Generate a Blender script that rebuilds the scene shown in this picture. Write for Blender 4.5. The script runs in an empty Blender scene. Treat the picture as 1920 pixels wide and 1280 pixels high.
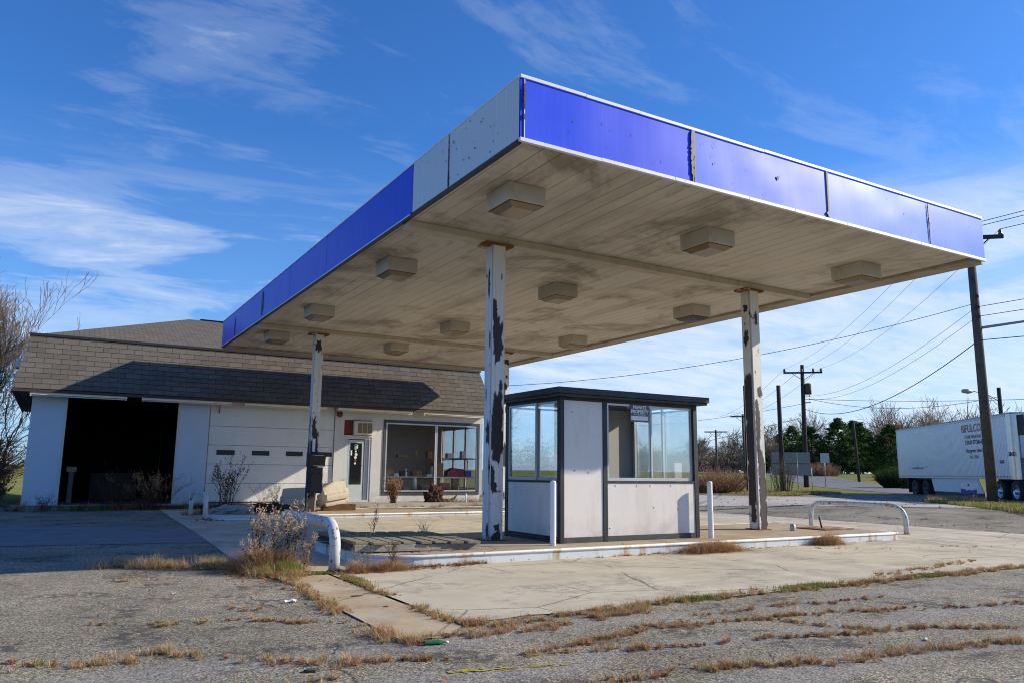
import bpy, bmesh, math, random
from mathutils import Vector, Matrix, noise as mnoise
random.seed(7)
sc = bpy.context.scene
COL = sc.collection
R = math.radians
U = random.uniform

# ------------------------------------------------------------------ helpers
class MB:
    """collects faces, then links them as one mesh object"""
    def __init__(s): s.v=[]; s.f=[]; s.m=[]; s.uv={}; s.sm=set()
    def face(s, pts, m=0, uv=None, smooth=False):
        b=len(s.v); s.v += [tuple(p) for p in pts]; s.f.append(tuple(range(b,b+len(pts)))); s.m.append(m)
        if uv: s.uv[len(s.f)-1]=uv
        if smooth: s.sm.add(len(s.f)-1)
    def mesh(s, vs, fs, m=0, smooth=False):
        b=len(s.v); s.v += [tuple(p) for p in vs]
        for f in fs:
            s.f.append(tuple(b+i for i in f)); s.m.append(m)
            if smooth: s.sm.add(len(s.f)-1)
    def box(s, x0,y0,z0,x1,y1,z1, m=0, M=None):
        vs=[Vector(p) for p in ((x0,y0,z0),(x1,y0,z0),(x1,y1,z0),(x0,y1,z0),(x0,y0,z1),(x1,y0,z1),(x1,y1,z1),(x0,y1,z1))]
        if M: vs=[M@p for p in vs]
        s.mesh(vs,[(0,3,2,1),(4,5,6,7),(0,1,5,4),(1,2,6,5),(2,3,7,6),(3,0,4,7)],m)
    def prism(s, poly, z0, z1, m=0, M=None):
        n=len(poly); vs=[Vector((p[0],p[1],z0)) for p in poly]+[Vector((p[0],p[1],z1)) for p in poly]
        if M: vs=[M@p for p in vs]
        s.mesh(vs,[tuple(range(n-1,-1,-1)),tuple(range(n,2*n))]+[(i,(i+1)%n,n+(i+1)%n,n+i) for i in range(n)],m)
    def tube(s, pts, rads, n=8, m=0, cap=True, smooth=True):
        pts=[Vector(p) for p in pts]
        if not hasattr(rads,'__len__'): rads=[rads]*len(pts)
        vs=[]; ref=None
        for i,p in enumerate(pts):
            t=(pts[min(i+1,len(pts)-1)]-pts[max(i-1,0)])
            if t.length<1e-9: t=Vector((0,0,1))
            t.normalize()
            if ref is None: ref=Vector((1,0,0)) if abs(t.x)<.8 else Vector((0,1,0))
            a=t.cross(ref).normalized(); b=t.cross(a); ref=-(t.cross(a).cross(t)).cross(t) if False else ref
            for k in range(n):
                g=2*math.pi*k/n; vs.append(p+(a*math.cos(g)+b*math.sin(g))*rads[i])
        fs=[]
        for i in range(len(pts)-1):
            for k in range(n):
                q=(k+1)%n; fs.append((i*n+k,i*n+q,(i+1)*n+q,(i+1)*n+k))
        s.mesh(vs,fs,m,smooth)
        if cap and n>2:
            b=len(s.v)-len(vs); e=b+(len(pts)-1)*n
            s.f.append(tuple(range(b+n-1,b-1,-1))); s.m.append(m)
            s.f.append(tuple(range(e,e+n))); s.m.append(m)
    def lathe(s, prof, n=16, m=0, M=None):
        vs=[]
        for r,z in prof:
            for k in range(n):
                g=2*math.pi*k/n; p=Vector((r*math.cos(g),r*math.sin(g),z)); vs.append(M@p if M else p)
        fs=[(i*n+k,i*n+(k+1)%n,(i+1)*n+(k+1)%n,(i+1)*n+k) for i in range(len(prof)-1) for k in range(n)]
        s.mesh(vs,fs,m,True)
    def build(s, name, mats, parent=None, local=False, bevel=0):
        me=bpy.data.meshes.new(name); off=Vector((0,0,0))
        if parent is not None and not local:
            q=parent
            while q is not None: off+=q.location; q=q.parent
        me.from_pydata([tuple(Vector(v)-off) for v in s.v] if off.length else s.v,[],s.f)
        if not isinstance(mats,(list,tuple)): mats=[mats]
        for m in mats: me.materials.append(m)
        if len(mats)>1: me.polygons.foreach_set('material_index',s.m)
        if s.sm:
            me.polygons.foreach_set('use_smooth',[i in s.sm for i in range(len(s.f))])
        if s.uv:
            l=me.uv_layers.new(name='UVMap')
            for i,p in enumerate(me.polygons):
                u=s.uv.get(i)
                if u:
                    for k,li in enumerate(p.loop_indices): l.data[li].uv=u[k]
        me.update()
        o=bpy.data.objects.new(name,me); COL.objects.link(o)
        if parent is not None: o.parent=parent
        if bevel:
            md=o.modifiers.new('Bevel','BEVEL'); md.width=bevel; md.segments=2; md.limit_method='ANGLE'; md.angle_limit=R(40)
        return o

def tag(o,label=None,cat=None,group=None,kind=None):
    if label: o['label']=label
    if cat: o['category']=cat
    if group: o['group']=group
    if kind: o['kind']=kind
    return o
def thing(name,label,cat,loc=(0,0,0),rotz=0,group=None):
    o=bpy.data.objects.new(name,None); COL.objects.link(o); o.location=loc; o.rotation_euler=(0,0,rotz); o.empty_display_size=.2
    return tag(o,label,cat,group)
def copy_tree(o,parent=None):
    c=o.copy(); COL.objects.link(c)
    if parent is not None: c.parent=parent
    for ch in list(o.children): copy_tree(ch,c)
    return c
def bx(name,b,mat,parent,bevel=0,local=False):
    m=MB(); m.box(*b); return m.build(name,mat,parent,local,bevel)
def sm(a,b,x):
    t=max(0,min(1,(x-a)/(b-a))); return t*t*(3-2*t)
CX,CY,CZ=-5.0468,-8.4346,1.38
def gz(x,y):
    d=math.hypot(x-CX,y-CY)
    return .3*sm(22,31,d)*sm(14,22,x)+1.5*sm(78,140,d)+.3*sm(27,34,d)*sm(-5.6,-8,x)

def text(body,size,M,mat,parent,name='lettering',align='LEFT',ext=.002,sx=1.0,bold=0):
    c=bpy.data.curves.new('t','FONT'); c.body=body; c.size=size; c.extrude=ext; c.align_x=align; c.offset=bold; c.resolution_u=3
    t=bpy.data.objects.new('t',c); COL.objects.link(t)
    dg=bpy.context.evaluated_depsgraph_get(); me=bpy.data.meshes.new_from_object(t.evaluated_get(dg)); 
    bpy.data.objects.remove(t); bpy.data.curves.remove(c)
    S=Matrix.Diagonal((sx,1,1,1)); me.transform(M@S); me.materials.clear(); me.materials.append(mat)
    o=bpy.data.objects.new(name,me); COL.objects.link(o)
    if parent is not None: o.parent=parent
    return o

# ------------------------------------------------------------------ materials
class NT:
    def __init__(s,name,world=False):
        if world: s.t=name.node_tree; s.t.nodes.clear()
        else:
            s.mat=bpy.data.materials.new(name); s.mat.use_nodes=True; s.t=s.mat.node_tree; s.t.nodes.clear()
            s.out=s.n('ShaderNodeOutputMaterial')
    def n(s,typ,**k):
        x=s.t.nodes.new(typ)
        for a,b in k.items(): setattr(x,a,b)
        return x
    def l(s,a,b): s.t.links.new(a,b)
    def set(s,sock,v):
        if v is None: return
        if hasattr(v,'is_linked'): s.l(v,sock)
        else:
            if sock.type=='RGBA' and len(v)==3: v=(*v,1)
            sock.default_value=v
    def co(s,kind='Object',scale=(1,1,1),loc=(0,0,0),rot=(0,0,0)):
        c=s.n('ShaderNodeTexCoord'); m=s.n('ShaderNodeMapping'); s.l(c.outputs[kind],m.inputs[0])
        m.inputs['Scale'].default_value=scale; m.inputs['Location'].default_value=loc; m.inputs['Rotation'].default_value=rot
        return m.outputs[0]
    def noise(s,vec,scale,detail=4,rough=.55,dist=0,out=0):
        x=s.n('ShaderNodeTexNoise'); s.set(x.inputs['Vector'],vec)
        x.inputs['Scale'].default_value=scale; x.inputs['Detail'].default_value=detail; x.inputs['Roughness'].default_value=rough; x.inputs['Distortion'].default_value=dist
        return x.outputs[out]
    def vor(s,vec,scale,feature='F1',out='Distance',rand=1):
        x=s.n('ShaderNodeTexVoronoi'); x.feature=feature; s.set(x.inputs['Vector'],vec); x.inputs['Scale'].default_value=scale; x.inputs['Randomness'].default_value=rand
        return x.outputs[out]
    def ramp(s,fac,stops,interp='LINEAR'):
        x=s.n('ShaderNodeValToRGB'); s.set(x.inputs[0],fac); e=x.color_ramp; e.interpolation=interp
        while len(e.elements)<len(stops): e.elements.new(.5)
        for el,(p,c) in zip(e.elements,stops):
            el.position=p; el.color=(c,c,c,1) if not hasattr(c,'__len__') else (*c,1)
        return x.outputs[0]
    def mix(s,fac,a,b,blend='MIX'):
        x=s.n('ShaderNodeMix',data_type='RGBA',blend_type=blend); x.clamp_factor=True
        s.set(x.inputs['Factor'] if 'Factor' in x.inputs and x.inputs['Factor'].type=='VALUE' else x.inputs[0],fac); s.set(x.inputs[6],a); s.set(x.inputs[7],b)
        return x.outputs[2]
    def math(s,op,a,b=None,c=None):
        x=s.n('ShaderNodeMath',operation=op); s.set(x.inputs[0],a)
        if b is not None: s.set(x.inputs[1],b)
        if c is not None: s.set(x.inputs[2],c)
        return x.outputs[0]
    def sep(s,vec):
        x=s.n('ShaderNodeSeparateXYZ'); s.set(x.inputs[0],vec); return x.outputs
    def bump(s,h,strength=.3,dist=.01,normal=None):
        x=s.n('ShaderNodeBump'); s.set(x.inputs['Height'],h); x.inputs['Strength'].default_value=strength; x.inputs['Distance'].default_value=dist
        if normal is not None: s.l(normal,x.inputs['Normal'])
        return x.outputs[0]
    def bsdf(s,color,rough=.6,metal=0,normal=None,spec=.5,**k):
        p=s.n('ShaderNodeBsdfPrincipled'); s.set(p.inputs['Base Color'],color); s.set(p.inputs['Roughness'],rough); s.set(p.inputs['Metallic'],metal)
        p.inputs['Specular IOR Level'].default_value=spec
        if normal is not None: s.l(normal,p.inputs['Normal'])
        for a,b in k.items(): s.set(p.inputs[a.replace('_',' ')],b)
        return p.outputs[0]
    def done(s,sh): s.l(sh,s.out.inputs[0]); return s.mat

def plain(name,col,rough=.6,metal=0,var=.12,scale=6,bump=0,bscale=60,spec=.5,dirt=None,dirt_amt=.5):
    t=NT(name); v=t.co(); f=t.noise(v,scale,5,.6)
    c=t.mix(f,[x*(1-var) for x in col],[min(1,x*(1+var)) for x in col])
    if dirt:
        d=t.ramp(t.noise(t.co(scale=(1,1,.5)),scale*.6,6,.7),[(.52,0),(.72,dirt_amt)]); c=t.mix(d,c,dirt)
    nm=t.bump(t.noise(v,bscale,3),bump,.004) if bump else None
    return t.done(t.bsdf(c,rough,metal,nm,spec))

def m_asphalt():
    t=NT('old_asphalt'); v=t.co()
    big=t.noise(v,.35,4,.6); mid=t.noise(v,2.2,5,.65); 
    c=t.mix(t.ramp(big,[(.35,0),(.65,1)]),(.185,.17,.128),(.315,.29,.222))
    c=t.mix(t.ramp(mid,[(.3,.5),(.6,0)]),c,(.13,.12,.108))
    # aggregate stones of several tones
    ag=t.n('ShaderNodeTexVoronoi'); t.l(v,ag.inputs[0]); ag.inputs['Scale'].default_value=88
    tone=t.sep(ag.outputs['Color'])[0]
    c=t.mix(1.0,c,t.ramp(tone,[(0,.06),(.2,.24),(.55,.47),(.82,.66),(.9,1),(1,1)]),'MULTIPLY'); c=t.mix(1.0,c,(2.05,2.0,1.95),'MULTIPLY')
    sp=t.ramp(t.noise(v,110,2,.5),[(.62,0),(.68,1)]); c=t.mix(t.math('MULTIPLY',sp,.5),c,(.58,.54,.47))
    pit=t.ramp(t.noise(v,38,4,.7),[(.28,1),(.4,0)]); c=t.mix(t.math('MULTIPLY',pit,.7),c,(.03,.028,.026))
    # crumbled dark tar patches
    tar=t.math('MULTIPLY',t.ramp(t.noise(v,1.1,3,.5),[(.53,0),(.6,1)]),t.ramp(t.noise(v,9,4,.6),[(.42,0),(.55,1)]))
    c=t.mix(t.math('MULTIPLY',tar,.75),c,(.045,.042,.045))
    # pale worn bands where the top course has gone
    y=t.sep(v)[1]
    wv=t.math('ADD',t.math('MULTIPLY',y,.95),t.math('MULTIPLY',t.noise(v,.6,3),1.1))
    band=t.ramp(t.math('FRACT',wv),[(0,0),(.06,1),(.34,1),(.42,0),(1,0)]); 
    nearb=t.ramp(t.math('ADD',t.math('MULTIPLY',y,-.2),0),[(.2,0),(.5,1)])
    c=t.mix(t.math('MULTIPLY',t.math('MULTIPLY',band,nearb),.5),c,t.mix(1.0,(.4,.385,.36),t.ramp(tone,[(0,.25),(.5,.7),(1,1.0)]),'MULTIPLY'))
    # hairline cracks
    vd=t.n('ShaderNodeMix',data_type='VECTOR'); vd.inputs[0].default_value=.12; t.l(v,vd.inputs[4]); t.l(t.noise(v,3,4,.6,out=1),vd.inputs[5])
    cr=t.vor(vd.outputs[1],1.15,'DISTANCE_TO_EDGE'); cr=t.math('MULTIPLY',t.ramp(cr,[(0,1),(.012,0)]),t.ramp(t.noise(v,.8,2),[(.5,0),(.6,1)]))
    c=t.mix(t.math('MULTIPLY',cr,.8),c,(.03,.028,.025))
    h=t.math('ADD',t.math('MULTIPLY',tone,.25),t.math('MULTIPLY',t.noise(v,38,4,.7),.9))
    h=t.math('SUBTRACT',h,cr)
    nm=t.bump(h,.5,.008,t.bump(t.noise(v,4,4,.6),.5,.03))
    return t.done(t.bsdf(c,.92,0,nm,.25))

def m_concrete(name='old_concrete',a=(.455,.4,.3),b=(.585,.52,.4),rust=.0,cracks=True):
    t=NT(name); v=t.co()
    c=t.mix(t.ramp(t.noise(v,.7,5,.6),[(.3,0),(.7,1)]),a,b)
    c=t.mix(t.ramp(t.noise(t.co(scale=(.35,1.6,1)),1.6,5,.65),[(.45,0),(.75,.45)]),c,[x*.62 for x in a])
    ag=t.n('ShaderNodeTexVoronoi'); t.l(v,ag.inputs[0]); ag.inputs['Scale'].default_value=95
    exp=t.math('MULTIPLY',t.ramp(t.noise(v,.9,5,.7),[(.5,0),(.6,1)]),t.ramp(t.noise(v,7,5,.7),[(.4,0),(.55,1)]))
    c=t.mix(t.math('MULTIPLY',exp,.6),c,t.ramp(t.sep(ag.outputs['Color'])[0],[(0,(.07,.063,.055)),(.5,(.25,.225,.19)),(1,(.5,.45,.38))]))
    sp=t.ramp(t.noise(v,26,6,.75),[(.30,1),(.37,0)]); c=t.mix(t.math('MULTIPLY',sp,.7),c,(.09,.078,.065))
    sp2=t.ramp(t.noise(v,5,6,.8),[(.26,1),(.33,0)]); c=t.mix(t.math('MULTIPLY',sp2,.55),c,(.1,.09,.08))
    if rust:
        r=t.ramp(t.noise(v,1.1,5,.6),[(.38,0),(.62,rust)]); c=t.mix(r,c,(.36,.19,.085))
    hc=0
    if cracks:
        vd=t.n('ShaderNodeMix',data_type='VECTOR'); vd.inputs[0].default_value=.1; t.l(v,vd.inputs[4]); t.l(t.noise(v,2.2,5,.6,out=1),vd.inputs[5])
        cr=t.vor(vd.outputs[1],.42,'DISTANCE_TO_EDGE'); cr=t.math('MULTIPLY',t.ramp(cr,[(0,1),(.006,0)]),t.ramp(t.noise(v,.45,2),[(.42,0),(.5,1)]))
        c=t.mix(t.math('MULTIPLY',cr,.8),c,(.06,.052,.045)); hc=cr
    h=t.math('ADD',t.math('MULTIPLY',t.noise(v,45,5,.7),.8),t.math('MULTIPLY',exp,t.sep(ag.outputs['Color'])[0]))
    if cracks: h=t.math('SUBTRACT',h,hc)
    nm=t.bump(h,.45,.006)
    return t.done(t.bsdf(c,.9,0,nm,.25))

def m_grass_ground():
    t=NT('field_grass'); v=t.co()
    c=t.mix(t.ramp(t.noise(v,.12,5,.6),[(.35,0),(.65,1)]),(.17,.205,.045),(.27,.27,.085))
    c=t.mix(t.ramp(t.noise(v,1.4,6,.7),[(.5,0),(.75,.7)]),c,(.26,.19,.08))
    c=t.mix(t.ramp(t.noise(v,30,4,.7),[(.3,.5),(.6,0)]),c,(.04,.05,.012))
    return t.done(t.bsdf(c,.95,0,t.bump(t.noise(v,14,5,.75),.9,.06),.1))

def m_litter():
    t=NT('leaf_litter'); v=t.co()
    ag=t.n('ShaderNodeTexVoronoi'); t.l(v,ag.inputs[0]); ag.inputs['Scale'].default_value=9
    c=t.ramp(t.sep(ag.outputs['Color'])[0],[(0,(.05,.03,.018)),(.5,(.19,.11,.06)),(.85,(.3,.19,.11)),(1,(.4,.32,.2))])
    c=t.mix(t.ramp(t.noise(v,1.2,4),[(.45,0),(.6,1)]),c,(.12,.12,.04))
    return t.done(t.bsdf(c,.9,0,t.bump(ag.outputs['Distance'],.8,.05),.2))

def m_shingle(name='shingle',a=(.105,.097,.088),b=(.168,.157,.14),w=.5,h=.2):
    t=NT(name); tc=t.n('ShaderNodeTexCoord'); v=tc.outputs['UV']
    br=t.n('ShaderNodeTexBrick'); t.l(v,br.inputs['Vector']); br.inputs['Scale'].default_value=1; br.inputs['Brick Width'].default_value=w; br.inputs['Row Height'].default_value=h
    br.inputs['Mortar Size'].default_value=.012; br.inputs['Mortar Smooth'].default_value=.3; br.inputs['Bias'].default_value=0
    br.inputs['Color1'].default_value=(*a,1); br.inputs['Color2'].default_value=(*b,1); br.inputs['Mortar'].default_value=(.045,.038,.034,1)
    c=t.mix(t.ramp(t.noise(v,1.3,5,.6),[(.35,0),(.7,.5)]),br.outputs[0],(.15,.125,.1))
    c=t.mix(t.ramp(t.noise(v,60,3,.7),[(.35,.55),(.6,0)]),c,(.08,.07,.06))
    # each course is thicker at its butt edge
    row=t.math('FRACT',t.math('DIVIDE',t.sep(v)[1],h))
    hh=t.math('ADD',t.math('MULTIPLY',t.math('SUBTRACT',1,row),.8),t.math('MULTIPLY',br.outputs[1],-1))
    nm=t.bump(t.math('ADD',hh,t.math('MULTIPLY',t.noise(v,90,3),.3)),.9,.02)
    return t.done(t.bsdf(c,.95,0,nm,.2))

def m_soffit():
    t=NT('soffit_panel'); v=t.co(); x,y,z=t.sep(v)
    c=t.mix(t.noise(v,.4,4),(.6,.56,.495),(.7,.66,.59))
    st=t.ramp(t.noise(t.co(scale=(1.2,.28,1)),.9,6,.65),[(.48,0),(.72,.6)]); c=t.mix(st,c,(.25,.21,.165))
    st2=t.ramp(t.noise(t.co(scale=(.7,.7,1),loc=(3,8,0)),.55,6,.72,.6),[(.5,0),(.64,.75)]); c=t.mix(st2,c,(.2,.165,.125))
    c=t.mix(t.ramp(t.noise(v,70,3,.7),[(.4,.18),(.6,0)]),c,(.2,.16,.12))
    lx=t.math('FRACT',t.math('DIVIDE',x,.3)); ln=t.ramp(t.math('ABSOLUTE',t.math('SUBTRACT',lx,.5)),[(0,1),(.02,1),(.045,0)])
    fade=t.ramp(t.noise(t.co(scale=(2,.15,1)),1,2),[(.35,.15),(.6,1)])
    c=t.mix(t.math('MULTIPLY',t.math('MULTIPLY',ln,fade),.6),c,(.1,.08,.06))
    nm=t.bump(t.math('SUBTRACT',t.math('MULTIPLY',t.noise(v,3,3),.3),ln),.5,.012)
    return t.done(t.bsdf(c,.7,0,nm,.3))

def m_blue(name,col,fade=(.2,.25,.75),amt=.3,rough=.36):
    amt*=.45
    t=NT(name); v=t.co()
    f=t.ramp(t.noise(t.co(scale=(.5,.5,.9)),.7,5,.6),[(.35,0),(.75,amt)])
    c=t.mix(f,col,fade)
    st=t.ramp(t.noise(t.co(scale=(9,9,.25)),1.3,5,.65),[(.5,0),(.8,.34)]); c=t.mix(st,c,[min(1,x*1.5+.06) for x in col])
    ch=t.ramp(t.noise(t.co(scale=(1,1,.8)),13,6,.75),[(.235,1),(.25,0)]); c=t.mix(ch,c,(.03,.03,.05))
    wh=t.ramp(t.noise(t.co(scale=(1.1,1.1,.9),loc=(5,3,2)),9,6,.78),[(.765,0),(.785,1)]); c=t.mix(wh,c,(.75,.78,.85))
    nm=t.bump(t.noise(t.co(scale=(1,1,.4)),1.1,2,.4),.22,.03)
    return t.done(t.bsdf(c,t.mix(t.noise(v,.8,3),(rough-.02,)*3,(rough+.05,)*3),0,nm,.27))

def m_peel(name,base=(.74,.73,.72),thr=.60,seed=0,zlow=1.2,low=.06,prime=(.032,.022,.024)):
    t=NT(name); v=t.co(loc=(seed*3.1,seed*1.7,seed*.9)); vo=t.co(); z=t.sep(vo)[2]
    c=t.mix(t.noise(v,2.5,5,.6),[x*.86 for x in base],base)
    dr=t.ramp(t.noise(t.co(scale=(14,14,.5),loc=(seed,0,0)),1,4,.6),[(.5,0),(.75,.45)]); c=t.mix(dr,c,(.4,.35,.3))
    n=t.noise(t.co(scale=(1,1,.5),loc=(seed*2.3,seed,0)),6.5,7,.68,.3)
    n=t.math('ADD',n,t.math('MULTIPLY',t.ramp(t.math('DIVIDE',z,6),[(0,1),(zlow/6,.35),(.5,.1),(.93,.2),(1,1)]),low))
    m=t.ramp(n,[(thr,0),(thr+.012,1)],); edge=t.ramp(n,[(thr-.03,0),(thr-.004,1),(thr,0)])
    pr=t.mix(t.noise(v,9,4),prime,(.075,.05,.05)); pr=t.mix(t.ramp(t.noise(v,5,4),[(.6,0),(.7,1)]),pr,(.16,.075,.03))
    c=t.mix(t.math('MULTIPLY',edge,.6),c,(.5,.42,.33)); c=t.mix(m,c,pr)
    ru=t.ramp(z,[(0,0),(.12/1,.9),(.2,.5),(.34,0)]); 
    c=t.mix(t.math('MULTIPLY',ru,t.ramp(t.noise(v,7,4),[(.4,0),(.55,1)])),c,(.2,.085,.03))
    nm=t.bump(t.math('SUBTRACT',t.math('MULTIPLY',t.noise(v,30,4),.15),m),.7,.004)
    return t.done(t.bsdf(c,.55,0,nm,.4))

def m_rust(name='rust',a=(.12,.05,.02),b=(.32,.14,.045)):
    t=NT(name); v=t.co(); c=t.mix(t.ramp(t.noise(v,9,6,.7),[(.3,0),(.7,1)]),a,b)
    c=t.mix(t.ramp(t.noise(v,4,5,.7),[(.55,0),(.62,1)]),c,(.5,.44,.36))
    return t.done(t.bsdf(c,.9,0,t.bump(t.noise(v,40,4),.6,.01),.2))

def m_painted(name,col,rustamt=.5,zs=1.0,rough=.45,r0=.58,chip=.655):
    t=NT(name); v=t.co()
    c=t.mix(t.noise(v,3,5,.6),[x*.85 for x in col],col)
    s=t.ramp(t.noise(t.co(scale=(2.2,2.2,.6*zs)),1.6,6,.7),[(r0,0),(r0+.15,rustamt)]); c=t.mix(s,c,(.45,.27,.1))
    p=t.ramp(t.noise(v,11,7,.72),[(chip,0),(chip+.012,1)]); c=t.mix(p,c,(.12,.065,.04))
    return t.done(t.bsdf(c,rough,0,t.bump(t.math('SUBTRACT',t.math('MULTIPLY',t.noise(v,25,4),.2),p),.5,.004),.45))

def m_wood(name,a,b,sc=(1,1,1)):
    t=NT(name); v=t.co(scale=sc)
    g=t.noise(v,6,6,.7,.4); c=t.mix(t.ramp(g,[(.3,0),(.7,1)]),a,b)
    c=t.mix(t.ramp(t.noise(t.co(),2,4),[(.5,0),(.75,.6)]),c,[x*.5 for x in a])
    return t.done(t.bsdf(c,.9,0,t.bump(g,.6,.01),.2))

def m_glass(name='window_glass',tint=(.985,.99,.995),dirt=.01,refl=.36):
    t=NT(name); v=t.co()
    tr=t.n('ShaderNodeBsdfTransparent'); tr.inputs[0].default_value=(*tint,1)
    gl=t.n('ShaderNodeBsdfGlossy'); gl.inputs['Roughness'].default_value=.015; gl.inputs[0].default_value=(1,1,1,1)
    
    fr=t.n('ShaderNodeFresnel'); fr.inputs[0].default_value=1.5
    mx=t.n('ShaderNodeMixShader'); t.l(t.math('MULTIPLY_ADD',fr.outputs[0],1.7*refl,.0),mx.inputs[0]); t.l(tr.outputs[0],mx.inputs[1]); t.l(gl.outputs[0],mx.inputs[2])
    df=t.n('ShaderNodeBsdfDiffuse'); df.inputs[0].default_value=(.55,.53,.5,1)
    m2=t.n('ShaderNodeMixShader'); t.l(t.math('MULTIPLY',t.ramp(t.noise(v,2.2,6,.7),[(.3,.25),(.75,1)]),dirt),m2.inputs[0]); t.l(mx.outputs[0],m2.inputs[1]); t.l(df.outputs[0],m2.inputs[2])
    return t.done(m2.outputs[0])

def m_stucco(name,col,stain=(.4,.36,.33),amt=.4,rough=.85):
    t=NT(name); v=t.co()
    c=t.mix(t.noise(v,1.5,5,.6),[x*.88 for x in col],col)
    c=t.mix(t.ramp(t.noise(t.co(scale=(2.2,2.2,.5)),1.3,6,.68),[(.5,0),(.8,amt)]),c,stain)
    z=t.sep(v)[2]; lowm=t.math('MULTIPLY',t.ramp(z,[(0,1),(.5,0)]),t.ramp(t.noise(v,3,5,.7),[(.4,0),(.7,.6)])); c=t.mix(lowm,c,(.3,.24,.18))
    return t.done(t.bsdf(c,rough,0,t.bump(t.noise(v,80,4),.25,.003),.3))

def m_blade(name,a,b):
    t=NT(name); v=t.co(); c=t.mix(t.noise(v,1.7,3),a,b)
    d=t.n('ShaderNodeBsdfDiffuse'); t.set(d.inputs[0],c); tl=t.n('ShaderNodeBsdfTranslucent'); t.set(tl.inputs[0],c)
    m=t.n('ShaderNodeMixShader'); m.inputs[0].default_value=.3; t.l(d.outputs[0],m.inputs[1]); t.l(tl.outputs[0],m.inputs[2])
    return t.done(m.outputs[0])

def m_trailer():
    t=NT('trailer_side_sheet'); v=t.co(); x,y,z=t.sep(v)
    w=t.math('SINE',t.math('MULTIPLY',x,2*math.pi/.28)); w=t.math('ABSOLUTE',w)
    c=t.mix(t.noise(v,.8,4),(.62,.63,.67),(.74,.75,.78))
    c=t.mix(t.ramp(t.noise(t.co(scale=(3,1,.25)),1.2,5,.6),[(.5,0),(.8,.3)]),c,(.45,.45,.5))
    c=t.mix(t.ramp(w,[(0,.45),(.3,0)]),c,(.3,.31,.36)); c=t.mix(t.math('MULTIPLY',t.ramp(z,[(.35,1),(.6,0)]),t.ramp(t.noise(t.co(scale=(1.5,1,.6)),1.5,5,.7),[(.4,0),(.65,.5)])),c,(.28,.25,.22))  # shade of the rib grooves is put into the colour; grime low down
    return t.done(t.bsdf(c,.3,.25,t.bump(t.math('ADD',w,t.math('MULTIPLY',t.noise(v,1.5,3),.8)),.5,.03),.5))

M={}
M['asphalt']=m_asphalt(); M['concrete']=m_concrete(); M['strip']=m_concrete('rusty_concrete',(.44,.375,.26),(.54,.475,.34),.45)
M['island']=m_concrete('island_concrete',(.34,.275,.19),(.45,.375,.27),.3)
M['walk']=m_concrete('walk_concrete',(.36,.32,.27),(.46,.42,.36)); M['drive']=m_concrete('drive_concrete',(.40,.36,.31),(.5,.46,.41))
M['grass']=m_grass_ground(); M['litter']=m_litter()
M['patch']=plain('smooth_asphalt_patch',(.2,.2,.205),.9,0,.25,2,.5,60,.2,dirt=(.12,.115,.11),dirt_amt=.6)
M['edgepaint']=plain('old_paint_layer',(.42,.38,.32),.7,0,.2,9)
M['road']=plain('road_asphalt',(.17,.17,.175),.9,0,.2,2,.5,50,.2)
M['shingle']=m_shingle(); M['roofshingle']=m_shingle('roof_shingle',(.14,.122,.1),(.21,.185,.155),.33,.15)
M['soffit']=m_soffit(); M['beam']=plain('canopy_beam_paint',(.5,.44,.36),.7,0,.2,3,dirt=(.17,.12,.08))
M['gutter']=plain('gutter_paint',(.36,.31,.245),.7,0,.25,2.5,dirt=(.15,.11,.075),dirt_amt=.8)
M['lampbox']=plain('lamp_box_paint',(.52,.48,.415),.6,0,.15,4,dirt=(.2,.15,.1)); M['lens']=plain('lamp_lens',(.24,.18,.115),.25,0,.2,5)
M['blue']=m_blue('blue_fascia',(.008,.07,.86),(.04,.15,.88),.35); M['blue2']=m_blue('mid_blue_fascia',(.018,.13,.88),(.06,.2,.9),.35)
M['blue3']=m_blue('pale_blue_fascia',(.035,.19,.88),(.1,.28,.92),.4); M['blue4']=m_blue('lilac_blue_fascia',(.06,.2,.84),(.12,.27,.88),.35)
M['bluedeep']=m_blue('deep_blue_fascia',(.01,.04,.66),(.03,.075,.7),.3)
M['whitepanel']=m_blue('white_fascia',(.62,.66,.7),(.52,.56,.6),.5,.35)
M['trim']=m_painted('white_trim',(.82,.82,.82),.15); M['dark']=plain('black_edge',(.02,.02,.023),.6)
M['torn']=plain('torn_film',(.015,.014,.05),.5)
M['peel1']=m_peel('peeling_white_paint',thr=.655,seed=1); M['peel2']=m_peel('peeling_white_paint_b',thr=.645,seed=2); M['peel3']=m_peel('peeling_white_paint_c',thr=.62,seed=3,zlow=2.6,low=.09)
M['primer']=plain('dark_primer',(.03,.022,.024),.6,0,.35,8,.4,40)
M['primer2']=plain('maroon_primer',(.055,.038,.04),.65,0,.3,8,.4,40)
M['rust']=m_rust()
M['curb']=m_painted('white_curb_steel',(.68,.72,.735),.95,.6,.45,.53,.64); M['pipe']=m_painted('white_pipe_paint',(.6,.615,.625),.8,1.0,.45,.54,.585)
M['post']=plain('bollard_white',(.74,.76,.78),.45,0,.08,3,dirt=(.33,.28,.22),dirt_amt=.6)
M['boothwhite']=m_stucco('booth_panel_white',(.76,.72,.69),(.46,.41,.37),.55,.6); M['black']=plain('black_steel',(.018,.018,.02),.5,0,.3,5,dirt=(.09,.08,.075),dirt_amt=.5)
M['grey_steel']=plain('dark_grey_steel',(.05,.052,.056),.5,0,.3,5,dirt=(.15,.13,.12))
M['alu']=plain('window_aluminium',(.5,.51,.52),.42,.6,.15,6); M['glass']=m_glass(); M['shopglass']=m_glass('shop_glass',(.95,.97,.985),.01,.5)
M['innerwhite']=m_stucco('booth_inside',(.6,.58,.52),(.4,.37,.3),.4)
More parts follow.
